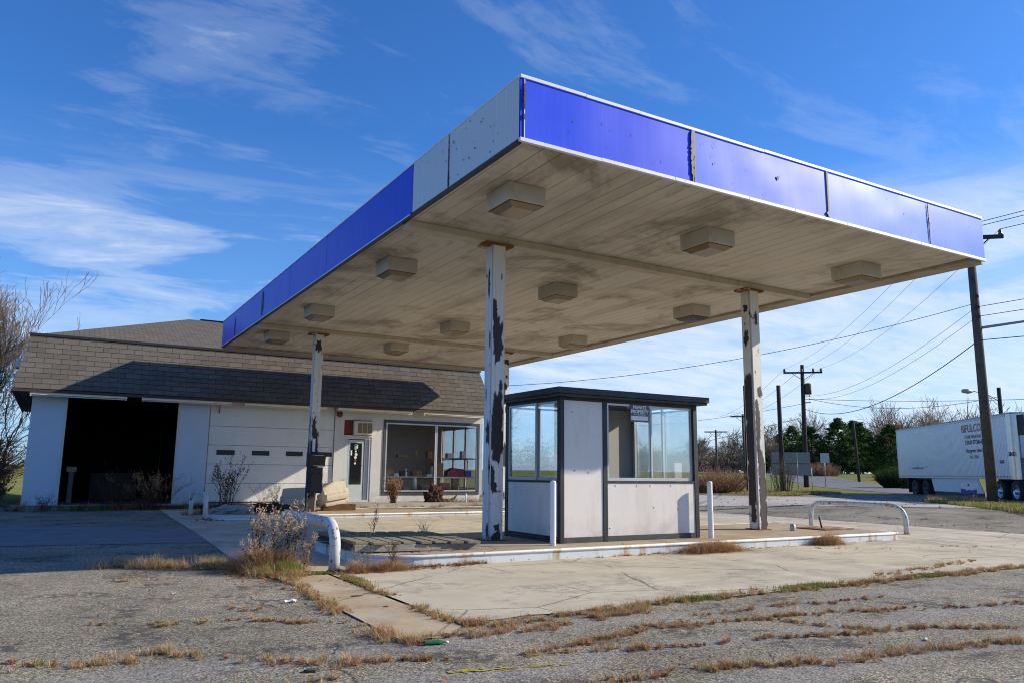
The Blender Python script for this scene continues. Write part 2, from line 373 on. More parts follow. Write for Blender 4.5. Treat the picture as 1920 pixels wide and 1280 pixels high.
M['wall']=m_stucco('shop_wall',(.66,.64,.63)); M['wallb']=m_stucco('garage_wall',(.58,.64,.74),(.5,.55,.62),.3)
M['gdoor']=plain('garage_door_paint',(.7,.69,.67),.55,0,.08,2,.1,30,dirt=(.45,.42,.38),dirt_amt=.35)
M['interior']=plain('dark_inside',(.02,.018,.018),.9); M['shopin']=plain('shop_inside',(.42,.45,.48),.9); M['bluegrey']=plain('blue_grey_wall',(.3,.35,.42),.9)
M['soffitdark']=plain('eave_boards',(.07,.045,.035),.8,0,.3,5); M['tubeh']=plain('tube_fixture',(.78,.72,.6),.5,0,.15,5,dirt=(.3,.2,.12)); 
M['door']=m_painted('door_paint',(.55,.6,.62),.25); M['acwood']=plain('ac_grille',(.2,.15,.085),.6); M['acred']=plain('red_panel',(.16,.012,.016),.6); M['cream']=plain('cream_metal',(.6,.55,.45),.5)
M['box']=plain('carton',(.3,.17,.09),.8); M['white']=plain('white_plastic',(.75,.76,.78),.4); M['redp']=plain('red_plastic',(.3,.02,.03),.5); M['bluep']=plain('blue_plastic',(.04,.15,.4),.5)
M['sofa']=plain('sofa_fabric',(.52,.46,.37),.85,0,.15,5,.4,40,dirt=(.3,.24,.17),dirt_amt=.6); M['wood']=m_wood('grey_weathered_wood',(.15,.13,.09),(.33,.3,.22),(6,1,6)); M['wood2']=m_wood('grey_beam_wood',(.16,.14,.12),(.4,.37,.33),(1,6,6))
M['polewood']=m_wood('pole_wood',(.075,.06,.048),(.16,.135,.105),(9,9,.6)); M['poledark']=m_wood('pole_wood_dark',(.035,.028,.024),(.08,.065,.055),(9,9,.6)); M['brownwood']=m_wood('brown_wood',(.09,.045,.02),(.2,.11,.05))
M['wire']=plain('wire_black',(.02,.02,.022),.6); M['metal']=plain('galvanised_steel',(.35,.36,.37),.45,.6); M['ins']=plain('insulator',(.12,.07,.05),.3)
M['bark']=plain('tree_bark',(.085,.065,.05),.95,0,.35,9,.6,25); M['twig']=plain('twigs',(.17,.135,.105),.9,0,.3,3); M['twig2']=plain('dark_twigs',(.05,.035,.028),.9,0,.3,3); M['twig3']=plain('red_twigs',(.2,.105,.06),.9,0,.3,3); M['twig4']=plain('pale_twigs',(.23,.175,.13),.9,0,.3,3)
M['farwood']=plain('far_wood_twigs',(.15,.112,.09),.95,0,.4,.12)
M['needle']=m_blade('pine_needles',(.035,.075,.022),(.075,.135,.04)); M['needle2']=m_blade('pine_needles_light',(.085,.15,.04),(.14,.2,.055))
M['tan']=m_blade('dry_grass_tan',(.5,.36,.19),(.68,.53,.33)); M['rustg']=m_blade('dry_grass_russet',(.36,.17,.08),(.55,.31,.16)); M['green']=m_blade('green_grass',(.14,.18,.03),(.33,.36,.08)); M['deadleaf']=m_blade('dead_leaves',(.2,.075,.035),(.42,.2,.11)); M['darkweed']=m_blade('dark_weed',(.07,.045,.03),(.16,.1,.06)); M['seed']=m_blade('seed_heads',(.42,.31,.2),(.62,.5,.36))
M['straw']=m_blade('straw_stem',(.3,.22,.13),(.5,.4,.26))
M['trailer']=m_trailer(); M['trwhite']=plain('trailer_white',(.68,.69,.72),.4,0,.08,2); M['chrome']=plain('polished_steel',(.6,.58,.56),.25,.9,.15,4); M['tyre']=plain('tyre_rubber',(.018,.018,.02),.8); M['rim']=plain('steel_rim',(.55,.57,.62),.25,.9); M['chassis']=plain('chassis_black',(.015,.014,.018),.6); M['hub']=plain('rim_dark',(.05,.06,.1),.5)
M['orange']=plain('orange_letter',(.5,.13,.06),.6); M['blackl']=plain('black_letter',(.02,.02,.03),.6); M['tantext']=plain('tan_letter',(.25,.2,.15),.6); M['whitel']=plain('white_letter',(.75,.75,.78),.6); M['signgrey']=plain('sign_grey',(.1,.1,.115),.5); M['signblue']=plain('sign_blue',(.02,.06,.3),.5)
M['yellow']=plain('yellow_paint',(.42,.34,.04),.9,0,.4,9,.5,60,.2,dirt=(.2,.17,.14),dirt_amt=.95); M['greenpl']=plain('green_plastic',(.015,.16,.05),.25); M['tarp']=plain('grey_tarp',(.3,.3,.31),.6,0,.3,3,.5,9)
M['signback']=plain('sign_back',(.5,.5,.5),.5,.4); M['boardgrey']=plain('board_grey',(.27,.25,.22),.6); M['tractor']=plain('tractor_paint',(.03,.05,.2),.3)
M['stone']=plain('dark_stone',(.07,.06,.055),.9,0,.4,20,.5,60)
M['stump']=m_wood('stump_wood',(.035,.02,.014),(.1,.05,.035),(3,3,3))

# ------------------------------------------------------------------ camera, sun, sky
cam=bpy.data.cameras.new('camera'); co=bpy.data.objects.new('camera',cam); COL.objects.link(co); sc.camera=co
yaw,pitch,roll=.5318,.1669,.0103
fw=Vector((math.sin(yaw)*math.cos(pitch),math.cos(yaw)*math.cos(pitch),math.sin(pitch)))
rt=Vector((math.cos(yaw),-math.sin(yaw),0)); up=rt.cross(fw)
r2=rt*math.cos(roll)+up*math.sin(roll); u2=up*math.cos(roll)-rt*math.sin(roll)
m=Matrix((r2,u2,-fw)).transposed().to_4x4(); m.translation=(CX,CY,CZ); co.matrix_world=m
cam.sensor_width=36; cam.lens=1453.43/1920*36; cam.clip_end=3000; cam.clip_start=.05

SUN=Vector((1.8,-.68,1)).normalized()
sl=bpy.data.lights.new('sun','SUN'); so=bpy.data.objects.new('sun',sl); COL.objects.link(so)
sl.energy=5.0; sl.angle=R(.53); sl.color=(1,.885,.68); so.rotation_euler=SUN.to_track_quat('Z','Y').to_euler()

w=bpy.data.worlds.new('World'); sc.world=w; w.use_nodes=True
t=NT(w,True); wo=t.n('ShaderNodeOutputWorld'); bg=t.n('ShaderNodeBackground'); t.l(bg.outputs[0],wo.inputs[0]); bg.inputs[1].default_value=.082
sky=t.n('ShaderNodeTexSky'); sky.sky_type='NISHITA'; sky.sun_disc=False; sky.sun_elevation=math.asin(SUN.z); sky.sun_rotation=math.atan2(SUN.x,SUN.y)
sky.air_density=1.0; sky.dust_density=.4; sky.ozone_density=3.0
hs=t.n('ShaderNodeHueSaturation'); t.l(sky.outputs[0],hs.inputs['Color']); hs.inputs['Saturation'].default_value=1.12; hs.inputs['Value'].default_value=1.0
tc=t.n('ShaderNodeTexCoord'); D=tc.outputs['Generated']; dx,dy,dz=t.sep(D)
# high thin cloud on a plane far overhead
inv=t.math('DIVIDE',1,t.math('ADD',t.math('MAXIMUM',dz,0),.13))
cv=t.n('ShaderNodeCombineXYZ'); t.l(t.math('MULTIPLY',dx,inv),cv.inputs[0]); t.l(t.math('MULTIPLY',dy,inv),cv.inputs[1])
mp=t.n('ShaderNodeMapping'); t.l(cv.outputs[0],mp.inputs[0]); mp.inputs['Rotation'].default_value=(0,0,R(28)); mp.inputs['Scale'].default_value=(.55,1.25,1)
n1=t.noise(mp.outputs[0],1.5,10,.62,.9); n2=t.noise(mp.outputs[0],5.5,8,.66,.6)
wisp=t.math('ADD',t.math('MULTIPLY',n1,.68),t.math('MULTIPLY',n2,.32))
def lobe(d,wd,amp):
    d=Vector(d).normalized(); x=t.n('ShaderNodeVectorMath',operation='DOT_PRODUCT'); t.l(D,x.inputs[0]); x.inputs[1].default_value=d
    a=t.math('SUBTRACT',1,x.outputs['Value']); e=t.math('EXPONENT',t.math('MULTIPLY',a,-1/wd)); return t.math('MULTIPLY',e,amp)
def lobes(*ls):
    s=lobe(*ls[0])
    for q in ls[1:]: s=t.math('ADD',s,lobe(*q))
    return s
bias=lobes(((.03,.965,.25),.012,.05),((-.12,.97,.2),.015,.04),((.11,.9,.42),.008,.075),((-.02,.88,.46),.014,.05),((.18,.87,.46),.01,.035),((.2,.88,.43),.006,.05),((-.06,.94,.34),.012,-.12),((.16,.94,.33),.016,-.1),((.83,.54,.14),.03,.15),((.62,.77,.12),.035,.08),((.93,.34,.12),.03,.06),((.72,.53,.47),.006,.03),((.84,.4,.37),.008,.06),((.5,.66,.56),.02,.01),((.75,.52,.4),.02,-.05))
low=t.ramp(dz,[(0,.06),(.12,.03),(.22,-.02),(.5,-.03)])
dens=t.math('ADD',t.math('ADD',wisp,bias),low)
cl=t.ramp(dens,[(.53,0),(.62,.12),(.74,.5),(.88,.95)],'EASE')
# layered streak banks near the horizon
mp2=t.n('ShaderNodeMapping'); t.l(D,mp2.inputs[0]); mp2.inputs['Scale'].default_value=(1.6,1.6,11)
n3=t.noise(mp2.outputs[0],1.9,8,.62,.7); b3=t.math('ADD',n3,lobes(((.04,.965,.25),.012,.1),((-.12,.97,.2),.02,.09),((.8,.58,.15),.05,.27),((.6,.78,.13),.04,.16),((.92,.36,.13),.04,.2)))
cl3=t.math('MULTIPLY',t.ramp(b3,[(.53,0),(.66,.38),(.84,.9)],'EASE'),t.ramp(dz,[(.0,.7),(.1,1),(.28,.9),(.36,0)]))
cl3=t.math('MULTIPLY',cl3,t.ramp(n2,[(.3,.55),(.62,1)])); cl=t.math('MAXIMUM',cl,cl3)
skyc=t.mix(1.0,hs.outputs[0],(.7,1.22,1.84),'MULTIPLY')
hazec=t.mix(t.ramp(dz,[(0,.55),(.1,.3),(.22,.16),(.4,0)]),skyc,(3.6,5.6,8.8))
fin=t.mix(t.math('MULTIPLY',cl,.9),hazec,(8.2,9.0,10.0))
t.l(fin,bg.inputs[0])
vs=sc.view_settings; vs.view_transform='Standard'; vs.look='None'; vs.exposure=.32; vs.gamma=1; vs.use_curve_mapping=False
sc.cycles.use_denoising=True; sc.cycles.filter_width=1.05; sc.cycles.max_bounces=8; sc.cycles.transparent_max_bounces=24; sc.cycles.caustics_reflective=False; sc.cycles.caustics_refractive=False

# ------------------------------------------------------------------ ground sheets
def drape(name,polys,off,mat,kind='structure',step=2.0,flat=False):
    bm=bmesh.new()
    for poly in polys:
        vs=[bm.verts.new((p[0],p[1],0)) for p in poly]; bm.faces.new(vs)
    bmesh.ops.triangulate(bm,faces=bm.faces[:])
    if not flat:
        xs=[v.co.x for v in bm.verts]; ys=[v.co.y for v in bm.verts]
        for ax,lo,hi in ((0,min(xs),max(xs)),(1,min(ys),max(ys))):
            k=math.ceil(lo/step)*step
            while k<hi:
                p=Vector((k,0,0)) if ax==0 else Vector((0,k,0)); nn=Vector((1,0,0)) if ax==0 else Vector((0,1,0))
                bmesh.ops.bisect_plane(bm,geom=bm.verts[:]+bm.edges[:]+bm.faces[:],plane_co=p,plane_no=nn,dist=1e-5); k+=step
    for v in bm.verts: v.co.z=gz(v.co.x,v.co.y)+off
    bmesh.ops.recalc_face_normals(bm,faces=bm.faces[:])
    for f in bm.faces:
        if f.normal.z<0: f.normal_flip()
        f.smooth=True
    me=bpy.data.meshes.new(name); bm.to_mesh(me); bm.free(); me.materials.append(mat)
    o=bpy.data.objects.new(name,me); COL.objects.link(o); o['kind']=kind; return o
# base sheet: fine near, coarse to the horizon
def ground():
    def axis():
        a=[x for x in range(-60,182,2)]
        a=[-1500,-900,-500,-300,-200,-140,-100,-80]+a+[200,240,300,400,600,900,1500]; return a
    ax=axis(); n=len(ax); vs=[(x,y,gz(x,y)) for y in ax for x in ax]
    fs=[(j*n+i,j*n+i+1,(j+1)*n+i+1,(j+1)*n+i) for j in range(n-1) for i in range(n-1)]
    b=MB(); b.mesh(vs,fs,0,True); o=b.build('ground',M['grass']); o['kind']='structure'
ground()
drape('asphalt_lot',[[(-45,-45),(-13.6,-34.6),(28.2,12.5),(31.8,11.3),(40.8,21.4),(36,22),(33,21.4),(27.5,19.5),(29,28),(16,36),(13,40),(13,22.3),(-6.6,22.3),(-9,25),(-45,25)]],.012,M['asphalt'])
# road past the lot, running along the pole line
PU=Vector((.664,.748)); PN=Vector((.748,-.664)); P0=Vector((27.61,9.01))
def pl(s,n): q=P0+PU*s+PN*n; return (q.x,q.y)
drape('road',[[pl(-70,1.6),pl(-70,9.2),pl(170,9.2),pl(170,1.6)]],.02,M['road'])
drape('driveway',[[(24.3,6.3),(26.4,9.2),(26.3,12.5),(28,17),(24.5,24),(14.2,24),(17.3,14.9),(19.6,11.9),(21.1,8.6)]],.022,M['drive'])
drape('asphalt_patch',[[(-18,14.2),(-5.9,13.5),(-2.05,11.9),(-2.25,7.5),(-5.6,8.1),(-18,8.6)]],.018,M['patch'],flat=True)
drape('leaf_litter_bed',[[(18,33.6),(15,29.5),(22,25),(26.6,19.5),(28.4,20.3),(29.6,28)]],.03,M['litter'],'structure')
# concrete apron under the canopy
cp=[(-1.68,-1.84)]
x=-1.6
while x<15.4: cp.append((x,-1.78+U(-.07,.07))); x+=.35
cp+=[(15.5,-1.7),(15.6,12),(14.0,22.3),(-1.6,22.3),(-1.95,15),(-2.15,9.9),(-2.45,4.8),(-2.5,2.2),(-1.68,2.1)]
drape('concrete_apron',[cp],.022,M['concrete'],flat=True)
drape('rusty_concrete_strip',[[(-2.36,1.98),(-2.42,-.4),(-2.44,-2.25),(-2.1,-2.33),(-1.74,-1.98),(-1.73,1.98)]],.024,M['strip'],flat=True)
ym=MB()
rr=random.Random(6)
for k in range(150):
    f=rr.random(); x=-2.55+1.0*f; y=-3.33-.22*f+rr.gauss(0,.022); q=rr.uniform(.006,.028)*(1-.5*f)
    ym.face([(x+q*1.6*math.cos(i*1.05)*rr.uniform(.6,1),y+q*.7*math.sin(i*1.05)*rr.uniform(.6,1),.0165+.00002*k) for i in range(6)])
tag(ym.build('yellow_marking',M['yellow']),kind='structure')

# ------------------------------------------------------------------ canopy
W,L,ZB,T=11.275,21.06,5.77,.965
can=thing('station_canopy','big flat gas station canopy with blue fascia on four peeling white columns','canopy',(0,0,0))
bx('soffit',(.03,.03,ZB+.02,W-.03,L-.03,ZB+.08),M['soffit'],can)
bx('roof_deck',(.06,.06,ZB+T-.16,W-.06,L-.06,ZB+T-.1),M['grey_steel'],can)
fx=[0,.055,3.14,6.32,9.35,11.22,W]
for i in range(6):
    g=.012 if i else .004
    mt=[M['bluedeep'],M['blue'],M['blue2'],M['blue3'],M['blue4'],M['blue4']][i]  # panel blue steps paler from left to right
    b=MB(); n=14; x0,x1=fx[i]+g,fx[i+1]-g
    # slightly buckled sheet: subdivided front
    k=max(1,int((x1-x0)/.25)); vs=[]
    for a in range(k+1):
        for c in range(5):
            xx=x0+(x1-x0)*a/k; zz=ZB+.05+(T-.1)*c/4; d=0 if a in(0,k) or c in(0,4) else .012*mnoise.noise(Vector((xx*1.3,zz*2.3,i)))
            vs.append((xx,-.004+d,zz))
    b.mesh(vs,[(a*5+c,(a+1)*5+c,(a+1)*5+c+1,a*5+c+1) for a in range(k) for c in range(4)],0,True)
    b.box(x0,.012,ZB+.05,x1,.03,ZB+T-.05)
    o=b.build('fascia_panel',mt,can)
    if i==4: tag(o,'palest lilac blue end panel')
# dark backing behind the gaps
bx('fascia_backing',(.035,.034,ZB+.03,W-.035,.05,ZB+T-.03),M['dark'],can)
ly=[0,2.17,3.61,8.56,11.74,14.78,18.79,L]
for i in range(7):
    g=.008; mt=M['whitepanel'] if i<2 else M['bluedeep'] if i==2 else M['bluedeep']
    b=MB(); y0,y1=ly[i]+g,ly[i+1]-g; k=max(2,int((y1-y0)/.3)); vs=[]
    for a in range(k+1):
        for c in range(5):
            yy=y0+(y1-y0)*a/k; zz=ZB+.04+(T-.07)*c/4; d=0 if a in(0,k) or c in(0,4) else .008*mnoise.noise(Vector((yy*1.1,zz*2.3,i+9)))
            vs.append((-.004+d,yy,zz))
    b.mesh(vs,[(a*5+c,a*5+c+1,(a+1)*5+c+1,(a+1)*5+c) for a in range(k) for c in range(4)],0,True)
    b.box(.012,max(y0,.036),ZB+.04,.03,y1,ZB+T-.03)
    o=b.build('fascia_panel',mt,can)
    if i<2: tag(o,'white end panel of the side fascia')
bx('fascia_backing',(.034,.052,ZB+.03,.05,L-.035,ZB+T-.03),M['dark'],can)
bx('fascia_panel',(W-.03,.034,ZB+.04,W,L,ZB+T-.03),M['blue2'],can); bx('fascia_panel',(.036,L-.03,ZB+.04,W-.034,L,ZB+T-.03),M['bluedeep'],can)
# trims: white along the front top and bottom, thin along the side
def trimstrip(name,axis,a0,a1,z0,z1,out,mat):
    b=MB(); x=a0
    while x<a1-.01:
        e=min(a1,x+U(.9,1.6)); d=U(-.004,.004)
        if axis=='x': b.box(x,-.018-out,z0+d,e-.004,.03,z1+d)
        else: b.box(-.012-out,x,z0+d*.5,.03,e-.003,z1+d*.5)
        x=e
    return b.build(name,mat,can,bevel=.004)
trimstrip('trim_strip','x',.0,W,ZB+T-.055,ZB+T-.005,.004,M['trim']); trimstrip('trim_strip','x',.0,W,ZB-.0,ZB+.055,.004,M['trim'])
trimstrip('trim_strip','y',.04,L,ZB+T-.035,ZB+T-.01,.003,M['trim']); trimstrip('trim_strip','y',3.7,L,ZB+.012,ZB+.04,.003,M['trim'])
bx('lower_edge',(-.02,.03,ZB-.022,.05,L,ZB+.008),M['dark'],can)
# torn joints of the film
def jag(x,z0,z1,wd,axis='x',seed=0):
    rr=random.Random(seed); n=int((z1-z0)/.03)+2; a=[];c=[]
    for i in range(n+1):
        z=z0+(z1-z0)*i/n; e=math.sin(math.pi*i/n)**.5; a.append((x-wd*e*rr.uniform(.25,1),z)); c.append((x+wd*e*rr.uniform(.1,.6),z))
    b=MB(); f=(lambda p:(p[0],-.026,p[1])) if axis=='x' else (lambda p:(-.02,p[0],p[1]))
    for i in range(n): 
        q=[f(a[i]),f(c[i]),f(c[i+1]),f(a[i+1])]; q2=[(p[0]+(.006 if axis!='x' else 0),p[1]+(.006 if axis=='x' else 0),p[2]) for p in q]
        b.face(q if axis=='x' else q[::-1]); b.face(q2)
    return b.build('torn_film',M['torn'],can)
jag(.075,ZB+.45,ZB+.85,.035,seed=1); jag(.07,ZB+.3,ZB+.4,.03,seed=2); jag(3.13,ZB+.05,ZB+.9,.055,seed=3); jag(3.16,ZB+.04,ZB+.5,.035,seed=31); jag(6.32,ZB+.06,ZB+.18,.06,seed=4); jag(9.35,ZB+.4,ZB+.9,.025,seed=5); jag(9.36,ZB+.05,ZB+.6,.02,seed=6)
jag(14.85,ZB+.1,ZB+.85,.22,'y',7); jag(18.8,ZB+.08,ZB+.7,.12,'y',8); jag(2.17,ZB+.02,ZB+.95,.018,'y',9); jag(2.17,ZB+.02,ZB+.3,.03,'y',10)
for x,w_ in ((3.14,.05),(6.32,.035)):
    bx('joint_strip',(x-w_*.2,-.02,ZB+.03,x+w_,.0,ZB+T-.03),M['gutter'],can)
bx('joint_strip',(.062,-.016,ZB+.05,.074,.0,ZB+T-.06),M['trim'],can)
rr=random.Random(19); b=MB()
for k in range(34):
    x=rr.choice([rr.uniform(.2,3),rr.uniform(3.3,6.2),rr.uniform(6.4,11)]); z=ZB+rr.uniform(.12,.85); l=rr.uniform(.004,.02); tl_=rr.uniform(.01,.07); a=rr.uniform(-.5,.5)
    b.face([(x,-.0195,z),(x+l,-.0195,z+l*a),(x+l*.6+tl_*a,-.0195,z+tl_),(x+tl_*a*.6,-.0195,z+tl_*.8)])
b.prism([(5.05+.035*math.cos(i*.7)*rr.uniform(.7,1),ZB+.52+.045*math.sin(i*.7)*rr.uniform(.7,1)) for i in range(9)],.0195,.0205,M=Matrix(((1,0,0,0),(0,0,-1,0),(0,1,0,0),(0,0,0,1))))
for k in range(30):
    y=rr.uniform(.15,3.5); z=ZB+rr.uniform(.1,.85); q=rr.uniform(.006,.016); b.face([(-.0165,y,z),(-.0165,y-q,z+q*rr.uniform(.5,2)),(-.0165,y+q*.3,z+q*2.6),(-.0165,y+q,z+q)])
b.build('scuff_marks',M['dark'],can)
# gutters along the far and the right edge, under the soffit
bx('edge_gutter',(W-.5,.05,ZB-.05,W-.002,L-.51,ZB+.018),M['gutter'],can,.008); bx('edge_gutter',(.06,L-.5,ZB-.05,W-.002,L-.002,ZB+.018),M['gutter'],can,.008)
for y in (4.05,15.6): bx('support_beam',(.06,y-.13,ZB-.12,W-.52,y+.13,ZB+.018),M['beam'],can,.01)

def blob(rr,w,h,n=44,j=.35):
    o=Vector((rr.uniform(0,90),rr.uniform(0,90),0)); ar=min(w,h)
    out=[]
    for i in range(n):
        a=2*math.pi*i/n; c,s_=math.cos(a),math.sin(a)
        k=1+.55*mnoise.fractal(o+Vector((c*1.3,s_*1.3*max(1,h/w*.6),0)),.8,2.1,4)
        e=max(abs(c),abs(s_))**-.55
        out.append((w/2*c*k*e,h/2*s_*k*e))
    return out
def column(x,y,mat,patches,seed):
    """boxed steel column with a groove on each side; patches: (face,u,z,w,h,mat)"""
    hw,hd=.13,.155; x0,x1,y0,y1=x-hw,x+hw,y-hd,y+hd; z0,z1=.14,ZB-.12
    b=MB(); g0,g1=y0+.022,y0+.062
    prof=[(x0,y0),(x1,y0),(x1,g0),(x1-.03,g0),(x1-.03,g1),(x1,g1),(x1,y1-.03),(x1-.009,y1-.009),(x1-.03,y1),(x0+.03,y1),(x0+.009,y1-.009),(x0,y1-.03),(x0,g1),(x0+.03,g1),(x0+.03,g0),(x0,g0)]
    b.prism(prof,z0,z1)
    rr=random.Random(seed)
    for ip,(fc,u,z,w,h,mi) in enumerate(patches):
        dd=.0026+.0003*ip; de=.0009+.00006*ip
        lim=hw if fc=='f' else hd
        pts=[(max(-lim+.002,min(lim-.002,u+p[0])),z+p[1]) for p in blob(rr,w,h)]
        if fc=='f': fn=lambda p,d:(x+p[0],y0-d,p[1])
        else: fn=lambda p,d:(x0-d,max(y0+.064,min(y1-.03,y-p[0])),p[1])
        o2=[(max(-lim+.002,min(lim-.002,u+(p[0]-u)*1.16+rr.uniform(-.006,.006))),z+(p[1]-z)*1.07+rr.uniform(-.012,.012)) for p in pts]
        b.face([fn(p,de) for p in o2],4)
        b.face([fn(p,dd) for p in pts],mi)
    o=b.build('column',[mat,M['primer'],M['primer2'],M['rust'],M['edgepaint']],can)
    c=MB(); c.box(x-.3,y-.19,ZB-.17,x+.3,y+.19,ZB-.12)
    c.box(x-.24,y-.17,ZB-.19,x-.18,y-.1,ZB-.17); c.box(x+.16,y-.17,ZB-.19,x+.24,y-.1,ZB-.17)
    c.build('cap_plate',M['rust'],o,bevel=.01)
    p=MB(); zb_=.1855 if y<10 else .1405; p.box(x-.19,y-.22,zb_,x+.19,y+.22,zb_+.014); p.build('base_plate',M['rust'],o,bevel=.004)
    return o
P1,P2=1,2
column(1.93,4.07,M['peel1'],[('f',-.09,4.35,.1,.42,1),('f',-.02,3.75,.17,.72,1),('f',-.05,4.0,.12,.5,1),('f',0,2.55,.2,.62,1),('f',-.02,2.1,.25,.8,1),('f',.02,1.85,.22,.5,1),('f',-.1,1.3,.09,.35,1),('f',-.06,1.12,.12,.18,1),('f',.06,2.95,.06,.2,1),('f',.05,2.7,.05,.16,1),('f',0,.24,.17,.18,1),('f',.01,.4,.1,.1,1),('s',.04,2.1,.12,.4,1),('s',.0,4.9,.06,.5,1),('s',.06,3.8,.04,.3,1),('s',.09,1.4,.03,.5,1),('s',-.05,2.8,.02,.2,1),('s',.06,.35,.08,.25,1),('f',.05,5.0,.02,.1,1)],11)
column(8.76,4.07,M['peel2'],[('s',0,3.1,.29,1.0,1),('s',.02,2.6,.28,.9,1),('s',-.01,2.1,.27,.7,1),('s',.02,1.6,.29,1.0,1),('s',-.02,.95,.22,.75,1),('s',0,.5,.14,.35,1),('s',0,5.2,.12,.16,1),('s',-.02,4.5,.13,.3,1),('f',-.06,2.9,.1,.35,1),('f',-.05,2.5,.12,.6,1),('f',-.07,2.1,.09,.5,1),('f',.05,3.25,.14,.2,1),('f',0,1.5,.17,.7,2),('f',.01,1.0,.19,.8,2),('f',.01,.5,.2,.7,2),('f',-.02,1.75,.13,.4,1),('f',.11,1.1,.04,.4,1),('f',.1,.6,.05,.35,1),('f',.02,4.95,.08,.26,1)],12)
column(1.97,15.62,M['peel3'],[('f',-.03,5.25,.17,.34,1),('f',-.05,2.7,.1,.6,1),('f',0,2.3,.17,.7,1),('f',-.01,1.9,.24,.8,1),('f',.02,1.4,.25,1.0,1),('f',0,.8,.2,.8,1),('f',-.02,.4,.22,.5,1),('s',0,1.9,.2,.8,1),('s',.02,1.2,.22,1.0,1),('s',-.02,.6,.2,.9,1),('s',.02,2.8,.08,.5,1)],13)
column(8.78,15.62,M['peel2'],[('f',.0,5.3,.2,.2,1),('f',-.07,4.3,.1,.5,1),('f',.02,4.75,.08,.12,1),('f',.0,4.4,.1,.2,1),('f',.02,3.6,.08,.2,1),('f',0,2,.2,.8,1),('s',0,2.5,.25,1,1)],14)

# lights under the canopy, one box and one lens each
lb={(0,0):'grimy box light under the canopy nearest its white corner',(1,0):'box light under the canopy behind the middle of the front blue fascia',(2,0):'box light under the canopy at its far right front corner',
(0,1):'box light left of the front left column, below the blue side fascia',(1,1):'box light at the middle of the stained canopy ceiling, between the front columns',(2,1):'box light just left of the top of the right front column, with a broken lens',
(0,2):'box light right above the column with the black meter box',(1,2):'box light over the shop window, middle of the third row back',(2,2):'box light at the right edge of the canopy, third row back, above the booth roof',
(0,3):'far left box light beside the shingled eave, behind the rear beam',(1,3):'smallest box light, behind the rear beam above the shop door'}
for iy,y in enumerate((1.72,6.7,12.25,16.9)):
    for ix,x in enumerate((.97,5.12,9.45)):
        if (ix,iy)==(2,3): continue
        lt=thing('canopy_light',lb[(ix,iy)],'canopy light',(x,y,ZB+.02),group='box lights under the canopy')
        b=MB(); b.box(x-.33,y-.37,ZB-.27,x+.33,y+.37,ZB+.019); b.build('housing',M['lampbox'],lt,bevel=.012)
        b=MB(); v0=[(x-.2,y-.24,ZB-.345),(x+.2,y-.24,ZB-.345),(x+.2,y+.24,ZB-.345),(x-.2,y+.24,ZB-.345),(x-.29,y-.33,ZB-.278),(x+.29,y-.33,ZB-.278),(x+.29,y+.33,ZB-.278),(x-.29,y+.33,ZB-.278)]
        b.mesh(v0,[(0,3,2,1),(0,1,5,4),(1,2,6,5),(2,3,7,6),(3,0,4,7)])
        if (ix,iy)==(2,1): b.box(x-.1,y-.2,ZB-.352,x+.08,y+.05,ZB-.338)
        rm=MB(); rm.box(x-.31,y-.35,ZB-.279,x+.31,y+.35,ZB-.2705); rm.build('lens_rim',M['brownwood'],lt)
        b.build('lens',M['lens'] if (ix,iy)!=(2,1) else M['grey_steel'],lt)

# ------------------------------------------------------------------ pump islands and guards
def island(name,label,x0,x1,y0,y1,h=.14):
    t_=thing(name,label,'pump island',((x0+x1)/2,(y0+y1)/2,0))
    def outline(x0,x1,y0,y1,r):
        p=[]
        for cx,cy,a0 in ((x1-r*.25,y0+r*.25,-90),(x1-r*.25,y1-r*.25,0),(x0+r,y1-r,90),(x0+r,y0+r,180)):
            q=r*.25 if cx>x0+r*1.5 else r
            for i in range(9): a=R(a0+90*i/8); p.append((cx+q*math.cos(a),cy+q*math.sin(a)))
        return p
    o=outline(x0,x1,y0,y1,.75); i_=outline(x0+.03,x1-.03,y0+.03,y1-.03,.72)
    b=MB(); b.prism(i_,.0,h-.004); b.build('slab',M['island'],t_)
    b=MB(); n=len(o)
    for k in range(n):
        a,c,d,e=o[k],o[(k+1)%n],i_[(k+1)%n],i_[k]
        b.face([(*a,0),(*c,0),(*c,h-.03),(*a,h-.03)]); b.face([(*e,h-.02),(*d,h-.02),(*d,0),(*e,0)])
    ring=[(p[0],p[1],h-.02) for p in o]
    b.tube(ring+[ring[0]],.026,8)
    b.build('curb_edging',M['curb'],t_)
    return t_
island('pump_island','long front pump island with rust stained white steel curb, carrying the booth',-.98,11.1,2.2,5.7,.185)
island('pump_island','rear pump island with a low white curb, in front of the shop',-.95,11.9,13.95,17.1)
def guard(label,x,y0,y1,h,r,seed):
    t_=thing('pipe_guard',label,'pipe guard',(x,(y0+y1)/2,0),group='bent white pipe guards at the island ends')
    rr=.34; pts=[(x,y0,-.02),(x,y0,h-rr)]
    for i in range(1,8): a=R(90*i/8); pts.append((x,y0+rr*(1-math.cos(a)),h-rr+rr*math.sin(a)))
    pts+=[(x,y0+rr,h),(x,(y0+y1)/2,h+.005),(x,y1-rr,h)]
    for i in range(1,8): a=R(90*i/8); pts.append((x,y1-rr+rr*math.sin(a),h-rr+rr*math.cos(a)))
    pts+=[(x,y1,h-rr),(x,y1,-.02)]
    b=MB(); b.tube(pts,r,14); b.build('pipe',M['pipe'],t_)
    for yy in (y0,y1):
        b=MB(); b.lathe([(r+.035,.02),(r+.03,.03),(r+.004,.045)],14,M=Matrix.Translation((x,yy,.004))); b.build('foot_collar',M['rust'],t_)
    return t_
guard('thick white rust spotted pipe guard beside the dry weeds, front island',-1.56,2.22,5.1,.665,.076,1)
